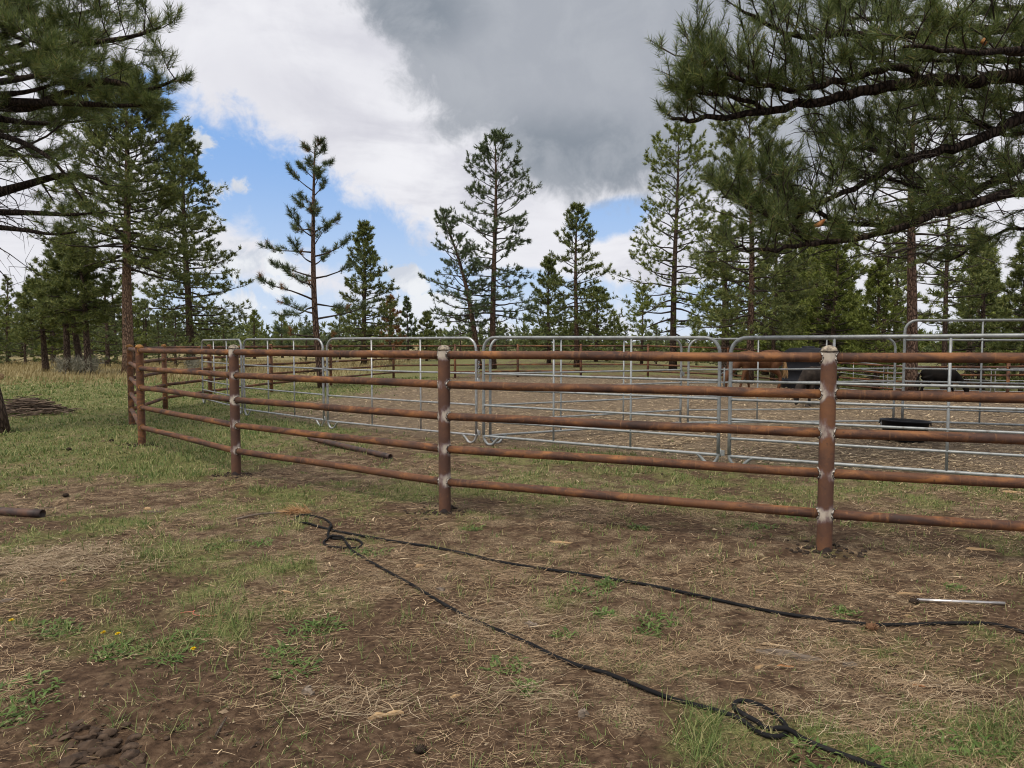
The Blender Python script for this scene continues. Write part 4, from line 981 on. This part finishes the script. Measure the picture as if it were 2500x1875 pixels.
# crumbs, bits of bark and small chips near the camera
x, y = fan(rng, 42000, 2.1, 12)
k = rng.random(len(x)) < (.25+.75*sstep(.4, .6, fbm(x*2, y*2, 121, 3)))*(1-.5*green(x, y)); x, y = x[k], y[k]; M_ = len(x); dd = np.hypot(x, y)
s = rng.uniform(.003, .010, M_)*(.7+.12*dd)*(1+1.3*(rng.random(M_) < .02)); a = rng.uniform(0, 2*PI, M_)
O = np.array([[1, 0, 0], [-.3, .55, 0], [-.8, 0, 0], [-.2, -.55, 0], [.1, .05, .5]])
ca, sa = np.cos(a), np.sin(a); V = np.empty((M_, 5, 3)); J = O[None]*(1+.35*rng.normal(size=(M_, 5, 3)))
V[:, :, 0] = x[:, None]+s[:, None]*(J[:, :, 0]*ca[:, None]-J[:, :, 1]*sa[:, None]); V[:, :, 1] = y[:, None]+s[:, None]*(J[:, :, 0]*sa[:, None]+J[:, :, 1]*ca[:, None])
V[:, :, 2] = (gz(x, y)-.001)[:, None]+s[:, None]*np.abs(J[:, :, 2])
i = np.arange(M_)[:, None]*5
cover('soil_crumbs', V.reshape(-1, 3), [np.concatenate([i+np.array([q]) for q in ([0, 1, 4], [1, 2, 4], [2, 3, 4], [3, 0, 4])])], m_island('soil_crumb_bits', [(0, (.035, .025, .018)), (.5, (.10, .072, .050)), (.85, (.22, .165, .11)), (1, (.42, .34, .23))], .9, .1))
# grey brush round the small pines in the meadow
PS = []; DS = []
for k in range(420):
    b = onG(rng.choice([185, 205, 228, 196, 470, 150])+rng.normal()*9, rng.uniform(36, 39.5)); PS.append(b+np.array([0, 0, rng.uniform(.2, .85)])); DS.append(unit(np.array([rng.normal()*.5, rng.normal()*.5, 1])))
V, T = needles(np.array(PS), np.array(DS), rng, 7, .42, .3, .022)
cover('grey_brush', V, [T], m_island('grey_brush_stems', [(0, (.10, .10, .075)), (.6, (.19, .185, .14)), (1, (.28, .26, .20))]))

# soil clods of the rut at the bottom left
clods = MB()
for k in range(130):
    p = G(rng.uniform(165, 350), rng.uniform(1800, 1900)) if k < 48 else G(rng.uniform(110, 690), rng.uniform(1770, 1905))
    r = rng.uniform(.014, .034) if k < 48 else rng.uniform(.004, .013)
    m0 = MB().ball((0, 0, 0), (1, 1, 1), 18, 12); V = m0.V[0].copy()
    for q in range(9):
        n = unit(rng.normal(size=3)); dcut = rng.uniform(.35, .78); V = V-np.maximum(0, V @ n-dcut)[:, None]*n
    V = V*(1+.35*(fbm(V[:, 0]*3+k*3.1+V[:, 2]*3, V[:, 1]*3-V[:, 2]*3, 6, 3)-.5))[:, None]; a = rng.normal(.6, .4)
    V = V*np.array([1.6, 1.0, .8])*rng.uniform(.8, 1.2, 3) @ np.array([[math.cos(a), math.sin(a), 0], [-math.sin(a), math.cos(a), 0], [0, 0, 1]])
    clods.add(V*r+p+np.array([0, 0, r*.05]), m0.Q[0])
tag(clods.build('soil_clods', MT['clod']), kind='stuff')
# loose soil heaped round the near posts, darkened to stand in for contact shadow
MT['shade_soil'] = m_simple('shade_dark_soil', [(.3, (.016, .011, .008)), (.6, (.036, .025, .018)), (.8, (.07, .05, .036))], 30, .95, bump=.8)
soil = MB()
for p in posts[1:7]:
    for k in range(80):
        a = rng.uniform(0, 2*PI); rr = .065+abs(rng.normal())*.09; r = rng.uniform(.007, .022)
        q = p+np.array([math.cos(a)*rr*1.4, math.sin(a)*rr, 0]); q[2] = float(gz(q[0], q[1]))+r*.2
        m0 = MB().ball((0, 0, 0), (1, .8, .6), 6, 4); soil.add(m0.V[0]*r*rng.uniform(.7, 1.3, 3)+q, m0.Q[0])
tag(soil.build('contact_shade_soil', MT['shade_soil']), kind='stuff')

# ------------------------------------------------------------------ animals
def remeshed(name, mb, mat, voxel, parent, sm=6):
    me = mb.mesh(name); o = bpy.data.objects.new(name, me); C.objects.link(o)
    md = o.modifiers.new('r', 'REMESH'); md.mode = 'VOXEL'; md.voxel_size = voxel
    m2 = o.modifiers.new('s', 'SMOOTH'); m2.factor = .5; m2.iterations = sm
    dg = bpy.context.evaluated_depsgraph_get(); new = bpy.data.meshes.new_from_object(o.evaluated_get(dg)); o.modifiers.clear(); o.data = new
    new.materials.clear(); new.materials.append(mat); new.polygons.foreach_set('use_smooth', np.ones(len(new.polygons), bool)); o.parent = parent
    return o
def horse(label, cat, name, loc, rz, s, coat, hair, ears=.13, thick=1.0, neck_down=0.0, tail_mat=None, shaggy=0.0):
    """a grazing horse or donkey; +x is forward, z up, built at 1.45 m at the withers and scaled by s"""
    root = tag(empty(name, tuple(loc), rz), label, cat)
    mb = MB(); k = thick
    def tb(P, Rr, n=4, kk=14): mb.tube(smooth_path(np.array(P)*s, n), np.interp(np.linspace(0, 1, (len(P)-1)*n+1), np.linspace(0, 1, len(Rr)), Rr)*s, kk)
    tb([(-.80, 0, 1.10), (-.66, 0, 1.13), (-.35, 0, 1.09), (0, 0, 1.03), (.32, 0, 1.06), (.58, 0, 1.08), (.72, 0, 1.06)], np.array([.12, .27, .315, .32*k, .315, .27, .14]))
    tb([(.30, 0, 1.27), (.45, 0, 1.22)], np.array([.13, .13]))                                          # withers
    tb([(-.55, 0, 1.22), (-.68, 0, 1.16)], np.array([.19, .2]))                                         # croup
    tb([(.48, 0, 1.16), (.72, 0, .98), (.95, 0, .74), (1.08, 0, .58)], np.array([.25, .195, .145, .125]))  # neck, reaching down
    hd = neck_down
    tb([(1.05, 0, .63), (1.13, 0, .50), (1.17, 0, .33), (1.165, 0, .17), (1.15, 0, .09)], np.array([.105, .135, .100, .072, .060]))   # head
    for sd in (-1, 1):
        tb([(1.02, .055*sd, .64), (.97, .085*sd, .66+.2*ears), (.93, .10*sd, .66+ears*1.25)], np.array([.028, .036, .010]), 3, 8)
    fl_ = 1 
    legs = [[(.50, .13, .98), (.52, .13, .74), (.60, .13, .46), (.70, .13, .13), (.76, .13, .04)], [(.42, -.13, .98), (.38, -.13, .74), (.33, -.13, .45), (.27, -.13, .12), (.30, -.13, .04)]]
    for P in legs: tb(P, np.array([.17, .095, .062, .043, .055]))
    legs2 = [[(-.58, .14, 1.05), (-.48, .15, .80), (-.70, .14, .50), (-.66, .14, .14), (-.60, .14, .04)], [(-.60, -.14, 1.05), (-.55, -.15, .80), (-.82, -.14, .52), (-.84, -.14, .14), (-.79, -.14, .04)]]
    for P in legs2: tb(P, np.array([.24, .155, .068, .046, .056]))
    remeshed('body', mb, coat, .030*max(s, .75), root)
    for P in legs+legs2:
        x_, y_, _ = P[-1]
        MB().lathe(np.array([(.0005, 0), (.070, 0), (.060, .045), (.048, .075), (.0005, .08)])*s, 14, (x_*s+.01*s, y_*s, .004)).build('hoof', MT['hoof'], root)
    for sd in (-1, 1): MB().ball(np.array([1.155, .098*sd, .47])*s, .020*s, 10, 8).build('eye', MT['eye'], root)
    rg = np.random.default_rng(int(s*1000)); tl = MB()
    for q in range(46):
        o = rg.normal(size=3)*.022
        P = np.array([(-.80, 0, 1.20), (-.90, 0, 1.10), (-.95+o[0], o[1], .85), (-.95+2.4*o[0], 2.2*o[1], .62), (-.93+3*o[0], 2.8*o[1], .40+.12*rg.random())])+np.array([o[0]*.4, o[1]*.6, 0])
        tl.tube(smooth_path(P*s, 3), np.interp(np.linspace(0, 1, 13), [0, .5, 1], [.016, .013, .003])*s, 4, False)
    tl.build('tail', tail_mat or hair, root)
    mn = MB()
    for q in range(60):
        u = rg.random(); b = np.array([.44+.60*u, .02*rg.normal(), 1.36-.70*u]); d = np.array([.12+.05*rg.normal(), (.10 if rg.random() < .7 else -.08)+.03*rg.normal(), -.05])
        mn.tube(np.array([b, b+d*.5+np.array([0, 0, .02]), b+d*.9+np.array([0, 0, -.10]), b+d+np.array([.02, 0, -.22])])*s, np.array([.012, .012, .009, .003])*s, 4, False)
    mn.build('mane', hair, root)
    return root
b = onG(1852, 24.3); horse('sorrel horse with a flaxen tail grazing behind the grey panels', 'horse', 'horse', b, PI+.10, 1.0, MT['coat_red'], MT['coat_red'], thick=.90, tail_mat=MT['tail_red'])
b = onG(1999, 18.2); horse('small shaggy dark donkey with its head lowered, half hidden by the scorched right post', 'donkey', 'donkey', b, PI+.55, .74, MT['coat_dark'], MT['coat_dark'], ears=.26, thick=1.08)
b = onG(2296, 21.6); horse('small black pony grazing beside the stout scaly pine trunk', 'pony', 'pony', b, -.12, .66, MT['coat_black'], MT['coat_black'], thick=1.12)

# ------------------------------------------------------------------ tub, tank, pipes, rod, cable
b = onG(2213, 11.75); tb = tag(empty('water_tub', tuple(b)), 'low black rubber feed tub on the chips behind the nearest grey panel', 'tub')
pr = [(.0005, .012), (.33, .0), (.345, .015), (.395, .35), (.425, .355), (.432, .375), (.425, .388), (.405, .388), (.385, .36), (.335, .04), (.0005, .035)]
MB().lathe([(a*.89, b*.90) for a, b in pr], 40).build('basin', MT['plastic'], tb)
for a in (-.9, 2.2):
    c_, s_ = math.cos(a), math.sin(a); MB().tube(smooth_path(np.array([(.374*math.cos(a+q), .374*math.sin(a+q), z*.90) for q, z in ((-.16, .36), (-.12, .322), (0, .308), (.12, .322), (.16, .36))]), 3), .009, 6).build('handle', MT['plastic'], tb)
tb.rotation_euler = (0, R(2.2), .4)
b = onG(1972, 27.5); tk = tag(empty('water_tank', tuple(b)), 'big round black plastic water tank standing behind the donkey', 'water tank')
prof = [(.93, 0), (.95, .04), (.95, .30), (.965, .32), (.965, .38), (.95, .40), (.95, .72), (.965, .74), (.965, .80), (.95, .82), (.95, 1.12), (.965, 1.14), (.965, 1.20), (.95, 1.22), (.95, 1.38), (.92, 1.43), (.70, 1.585), (.66, 1.605), (.60, 1.61), (.0005, 1.63)]
MB().lathe(prof, 44).build('shell', MT['plastic'], tk)
MB().lathe([(.24, 1.60), (.24, 1.665), (.22, 1.68), (.0005, 1.685)], 24).build('lid', MT['plastic'], tk)

def pipe(name, A, B, r, label, cat, mat, wall=.007, k=18):
    A = np.array(A); B = np.array(B); A[2] = float(gz(A[0], A[1]))+r*.85; B[2] = float(gz(B[0], B[1]))+r*.85; d = B-A; L = np.linalg.norm(d)
    root = tag(empty(name, tuple(A)), label, cat); root.rotation_euler = (0, -math.asin(d[2]/L), math.atan2(d[1], d[0]))
    x = np.concatenate([np.linspace(0, L, 16), [L, L-.35]]); rr = np.concatenate([np.full(16, r), [r-wall, r-wall]])
    P = np.stack([x, 0*x, 0*x], 1); mb = MB(); th = np.arange(k)*2*PI/k
    V = np.stack([np.repeat(x[:, None], k, 1), rr[:, None]*np.cos(th), rr[:, None]*np.sin(th)], -1).reshape(-1, 3); n = len(x)
    i = np.arange(n-1)[:, None]*k; j = np.arange(k)[None]; j2 = (j+1) % k
    mb.add(V, np.stack([i+j, i+j2, i+k+j2, i+k+j], -1).reshape(-1, 4))
    a = len(V); mb.add(np.array([[L-.35, 0, 0], [0, 0, 0]]), T=None)
    jj = np.arange(k); jn = (jj+1) % k
    mb.T.append(np.stack([np.full(k, a), (n-1)*k+jj, (n-1)*k+jn], -1)); mb.T.append(np.stack([np.full(k, a+1), jn, jj], -1))
    mb.build('tube', mat, root); return root
pipe('loose_pipe', G(755, 1074), G(953, 1122), .039, 'brown rusty pipe lying loose in the grass behind the fence', 'pipe', MT['rust_dark'])
pA, pB = G(104, 1262), G(0, 1256); dAB = (pB-pA)/np.linalg.norm(pB-pA)
pipe('loose_pipe', pA+dAB*2.4, pA, .039, 'short rusty pipe lying at the left edge with its open end toward the middle', 'pipe', MT['rust_dark'])
rA, rB = G(2238, 1467), G(2453, 1478)
o = MB().tube(np.array([rA, (rA+rB)/2, rB])+np.array([0, 0, .013]), .0105, 14).build('steel_rod', MT['zinc']); tag(o, 'bright straight steel rod lying on the dirt below the scorched right post', 'rod')

cable_px = [(2640, 1590), (2560, 1562), (2500, 1545), (2450, 1532), (2400, 1525), (2300, 1523), (2210, 1524), (2130, 1523), (2060, 1516), (2000, 1509), (1900, 1495), (1800, 1475), (1690, 1452), (1590, 1432), (1496, 1417), (1423, 1405), (1351, 1394), (1279, 1383),
            (1206, 1370), (1148, 1356), (1062, 1338), (989, 1327), (902, 1313), (850, 1304), (823, 1299), (798, 1293), (771, 1286), (750, 1280), (735, 1279), (722, 1272), (726, 1263), (742, 1258), (766, 1261), (788, 1267), (803, 1276), (809, 1287), (803, 1299),
            (801, 1309), (812, 1316), (834, 1318), (850, 1317), (868, 1318), (882, 1326), (882, 1335), (866, 1340), (831, 1339), (804, 1336), (791, 1329), (795, 1321), (812, 1316), (834, 1318), (845, 1326), (852, 1340), (864, 1350), (886, 1364), (915, 1381),
            (951, 1402), (983, 1421), (1021, 1443), (1083, 1481), (1134, 1511), (1188, 1538), (1243, 1562), (1297, 1586), (1351, 1613), (1405, 1636), (1460, 1652), (1500, 1665), (1600, 1705), (1663, 1724), (1742, 1743), (1790, 1757),
            (1818, 1772), (1850, 1796), (1885, 1806), (1912, 1802), (1921, 1785), (1908, 1764), (1880, 1740), (1845, 1722), (1812, 1716), (1793, 1724), (1795, 1742), (1815, 1762), (1850, 1777), (1900, 1792),
            (1948, 1805), (1996, 1826), (2059, 1848), (2138, 1875), (2230, 1908), (2330, 1950)]
cp = smooth_path(np.array([G(*q) for q in cable_px]), 5); cz = gz(cp[:, 0], cp[:, 1]); cp[:, 2] = np.convolve(np.pad(cz, 6, mode='edge'), np.ones(13)/13, 'valid')+.011
# where the cable crosses itself the later run rides on top
for i in range(len(cp)):
    prev = cp[:max(0, i-14)]
    if len(prev):
        dd = np.hypot(prev[:, 0]-cp[i, 0], prev[:, 1]-cp[i, 1]); m_ = dd.min()
        if m_ < .05: cp[i, 2] = max(cp[i, 2], prev[dd.argmin(), 2]+.021*(1-m_/.05)**.5)

tag(MB().tube(smooth_path(cp, 2), .0102, 10).build('welding_cable', MT['cable']), 'long black cable looping across the bare ground in front of the fence', 'cable')

# ------------------------------------------------------------------ small things on the ground
def cone_thing(px, py, s, mat, label):
    p = G(px, py); rg = np.random.default_rng(int(px)); root = tag(empty('pine_cone', tuple(p)), label, 'pine cone', 'fallen pine cones')
    MB().ball((0, 0, s*.8), (s*1.1, s*.75, s*.7), 12, 8).build('core', MT[mat], root)
    sc = MB()
    for k in range(70):
        ph = math.acos(1-2*(k+.5)/70); th = k*2.39996; n = np.array([math.cos(ph), math.sin(ph)*math.cos(th), math.sin(ph)*math.sin(th)])
        c_ = n*np.array([s*1.1, s*.75, s*.7])*.92+np.array([0, 0, s*.8]); tp_ = c_+n*s*.34+np.array([s*.10, 0, 0]); u = unit(np.cross(n, [1, 0, .2])); w_ = unit(np.cross(n, u))*s*.05
        sc.add(np.array([c_-u*s*.15, c_+u*s*.15, tp_+u*s*.10, tp_-u*s*.10, tp_+w_*2]), [[0, 1, 2, 3]], [[3, 2, 4], [0, 3, 4], [2, 1, 4]])
    sc.build('scales', MT[mat], root, smooth=False)
cone_thing(2127, 1535, .030, 'cone', 'brown pine cone resting against the far run of black cable')
cone_thing(2231, 1472, .024, 'dark_cone', 'dark pine cone at the left end of the steel rod')
cone_thing(1026, 1850, .020, 'dark_cone', 'dark pine cone near the bottom edge, below the split stick')
cone_thing(168, 1102, .030, 'dark_cone', 'dark pine cone in the grass left of the fence end')
cone_thing(272, 1080, .030, 'dark_cone', 'dark pine cone in the grass nearest the left fence end')
cone_thing(160, 1210, .026, 'dark_cone', 'dark pine cone in the grass above the short left pipe')

def chip(px, py, L, w, h, yaw, mat, label, name='wood_chip', cat='wood chip', group='pieces of split wood on the ground', tilt=.05):
    p = G(px, py); rg = np.random.default_rng(int(px*3+py)); n = 9; x = np.linspace(-L/2, L/2, n); V = []
    for q in range(n):
        e = 1-.55*abs(2*q/(n-1)-1)**3; wy = w*e*(1+.25*rg.normal()*.6); hz_ = h*e*(1+.2*rg.normal()*.6); oy = w*.18*rg.normal()
        V += [(x[q], oy-wy/2, 0), (x[q], oy+wy/2, .15*hz_), (x[q], oy+wy*.38, hz_), (x[q], oy-wy*.30, hz_*.86)]
    V = np.array(V); i = np.arange(n-1)[:, None]*4; j = np.arange(4)[None]; j2 = (j+1) % 4
    Q = np.vstack([np.stack([i+j, i+j2, i+4+j2, i+4+j], -1).reshape(-1, 4), [[3, 2, 1, 0]], [[4*n-4, 4*n-3, 4*n-2, 4*n-1]]])
    o = link(name, mesh_from(name, V, [Q], False), MT[mat], None, tuple(p+np.array([0, 0, -.002])), (0, tilt, R(yaw))); tag(o, label, cat, group); return o
chip(942, 1758, .155, .020, .016, 24, 'split', 'pale split stick with an orange flank on bare dirt near the bottom edge', 'split_stick', 'stick')
chip(1026, 1384, .075, .026, .016, 40, 'split', 'small yellow wood chip between the two runs of black cable')
chip(1076, 1440, .07, .034, .018, -62, 'grey_wood', 'stubby grey-tan chip right of the near run of cable')
chip(1296, 1536, .085, .045, .024, -30, 'grey_wood', 'knotty grey wood lump among straw right of the near cable')
chip(1376, 1322, .22, .030, .012, -12, 'split', 'long yellow splinter lying in front of the fence between two posts')
chip(752, 1700, .085, .034, .026, -65, 'grey_wood', 'dull brown bark lump in the straw at the lower left')
chip(1425, 1762, .05, .034, .028, 20, 'grey_wood', 'pale pebble-like chip near the bottom edge left of the cable loop', tilt=0)
chip(1112, 1710, .05, .016, .010, 25, 'split', 'tiny tan chip above the bare patch, right of the split stick')
chip(1880, 1571, .085, .026, .008, -3, 'split', 'flat yellow chip left of the brown pine cone, below the cable')
chip(1855, 1624, .09, .018, .008, 35, 'split', 'pale forked chip left of the dark buried stick')
chip(1920, 1622, .09, .016, .007, -8, 'orange_wood', 'thin orange chip below the dark buried stick')
chip(1930, 1598, .34, .045, .020, -18, 'grey_wood', 'dark half-buried stick on the dirt left of the brown pine cone', 'buried_stick', 'stick')
chip(2075, 1618, .09, .034, .016, 14, 'grey_wood', 'weathered square-ended chip below the brown pine cone')
chip(2244, 1668, .06, .014, .008, -28, 'orange_wood', 'small orange sliver near the right lower edge')
chip(2218, 1500, .045, .022, .008, 30, 'split', 'cream coloured chip just below the steel rod')
chip(2228, 1450, .20, .016, .012, -4, 'split', 'thin tan stick just above the steel rod', 'thin_stick', 'stick')
chip(153, 1420, .045, .032, .014, 0, 'orange_wood', 'rust-orange bark flake in the grass at the left')
chip(20, 1470, .13, .030, .014, 40, 'grey_wood', 'grey bark strip at the left edge of the ground')
chip(88, 1831, .13, .009, .007, 28, 'split', 'pale straight straw stick at the bottom left corner', 'thin_stick', 'stick')
chip(541, 1797, .012, .13, .009, 4, 'grey_wood', 'upright-lying pale root stub on the bare dirt at lower left', 'root_stub', 'stick')
chip(2560-160, 1345, .25, .03, .014, -8, 'split', 'tan split board in the dirt below the rails at the right edge')
chip(2473, 1204, .22, .045, .018, -6, 'split', 'yellow split slab below the lowest rail at the right edge')
chip(360, 1240, .06, .05, .02, 70, 'split', 'pale round chip in the grass left of the dry twig')
chip(380, 1247, .16, .02, .014, 18, 'grey_wood', 'grey stick lying beside the pale round chip', 'thin_stick', 'stick')
chip(115, 1000-5, .28, .05, .03, 10, 'split', 'pale cut stick end at the right foot of the brush pile', 'thin_stick', 'stick')
chip(700, 1445, .10, .018, .010, -20, 'split', 'tan splinter left of where the near cable leaves its loop')
chip(575, 1325, .12, .030, .014, 12, 'grey_wood', 'grey bark chip left of the cable loops')
chip(112, 1238, .22, .018, .016, 24, 'grey_wood', 'pale grey stick touching the open end of the short left pipe', 'thin_stick', 'stick')
# twig with dry orange needles
tw = tag(empty('dry_twig', tuple(G(690, 1258))), 'dry broken twig with a fan of orange pine needles at its right end', 'twig')
b0 = G(690, 1258); A_ = G(576, 1269)-b0; B_ = G(742, 1252)-b0
MB().tube(smooth_path(np.array([A_, A_*.55+np.array([0, 0, .03]), np.array([0, 0, .03]), B_+np.array([0, 0, .03])]), 4), np.linspace(.011, .004, 13), 6).build('stem', MT['grey_wood'], tw)
rg = np.random.default_rng(4); PS = np.array([np.array([0, 0, .035])*1+B_*u for u in rg.random(9)]); DS = np.tile(unit(B_-A_), (9, 1))*-1+.5*rg.normal(size=(9, 3)); DS[:, 2] = np.abs(DS[:, 2])*.3-.05; DS /= np.linalg.norm(DS, axis=1)[:, None]
V, T = needles(PS, DS, rg, 26, .15, .1, .005, lo=.1, hi=.9); V[:, 2] = np.maximum(V[:, 2], .004)
link('dry_needles', mesh_from('dry_needles', V, [T], False), m_island('orange_dry_needles', [(0, (.30, .15, .06)), (1, (.55, .36, .19))]), tw)
# dandelions
def dandelion(px, py, label, stem=None):
    p = G(px, py); root = tag(empty('dandelion', tuple(p)), label, 'dandelion', 'dandelions at the lower left')
    s = np.array([-.03, .02, .045]) if stem is None else np.array(stem)
    MB().tube(smooth_path(np.array([s*0+np.array([s[0]*-.6, s[1]*-.4, 0]), s*.5, s]), 4), .0022, 6).build('stem', MT['stem'], root)
    fl_ = MB()
    for k in range(60):
        ph = rng.uniform(.1, 1.45); th = rng.uniform(0, 2*PI); n = np.array([math.sin(ph)*math.cos(th), math.sin(ph)*math.sin(th), math.cos(ph)*.6]); u = unit(np.cross(n, [.1, .2, 1]))
        fl_.add(np.array([s+u*.0022, s-u*.0022, s+n*.016-u*.002, s+n*.016+u*.002]), [[0, 1, 2, 3]])
    fl_.build('flower', MT['yellow'], root, smooth=False)
dandelion(262, 1570, 'yellow dandelion, left of the close pair at the lower left')
dandelion(297, 1573, 'yellow dandelion, right of the close pair at the lower left')
dandelion(470, 1596, 'single yellow dandelion with a pale stem lying right, above the bare soil', (.0, .01, .02))
dandelion(36, 1540, 'yellow dandelion at the far left edge')
# pink twine
tp_ = smooth_path(np.array([G(440, 1495), G(455, 1493), G(470, 1495), G(476, 1491), G(472, 1502), G(500, 1507), G(530, 1502), G(548, 1490)]), 5); tp_[:, 2] = gz(tp_[:, 0], tp_[:, 1])+.004
tag(MB().tube(tp_, .0022, 6).build('twine', MT['twine']), 'scrap of pink twine on the ground at the lower left', 'twine')
# brush pile
bp = tag(empty('brush_pile', tuple(onG(66, 16.2))), 'low heap of dead brush in the grass behind the left edge trunk', 'brush pile')
st = MB(); rg = np.random.default_rng(12)
for k in range(330):
    u, v = rg.normal(size=2); hx, hy = u*.38, v*.30; h = .36*math.exp(-(hx/.5)**2-(hy/.45)**2)*rg.random()**.6; a = rg.uniform(-.5, .5)+(PI if rg.random() < .5 else 0); L = rg.uniform(.25, .7)
    d = np.array([math.cos(a), .5*math.sin(a), rg.uniform(-.25, .12)]); p = np.array([hx, hy, h+.03]); P = np.array([p-d*L*.5, p+rg.normal(size=3)*.02, p+d*L*.5]); P[:, 2] = np.maximum(P[:, 2], .01)
    st.tube(P, [.010, .009, .004], 4, False)
o = st.build('sticks', MT['grey_wood'], bp)
o.data.materials.clear(); o.data.materials.append(m_island('brush_sticks', [(0, (.035, .024, .017)), (.6, (.09, .062, .043)), (1, (.20, .15, .11))])); tag(o, kind='stuff')
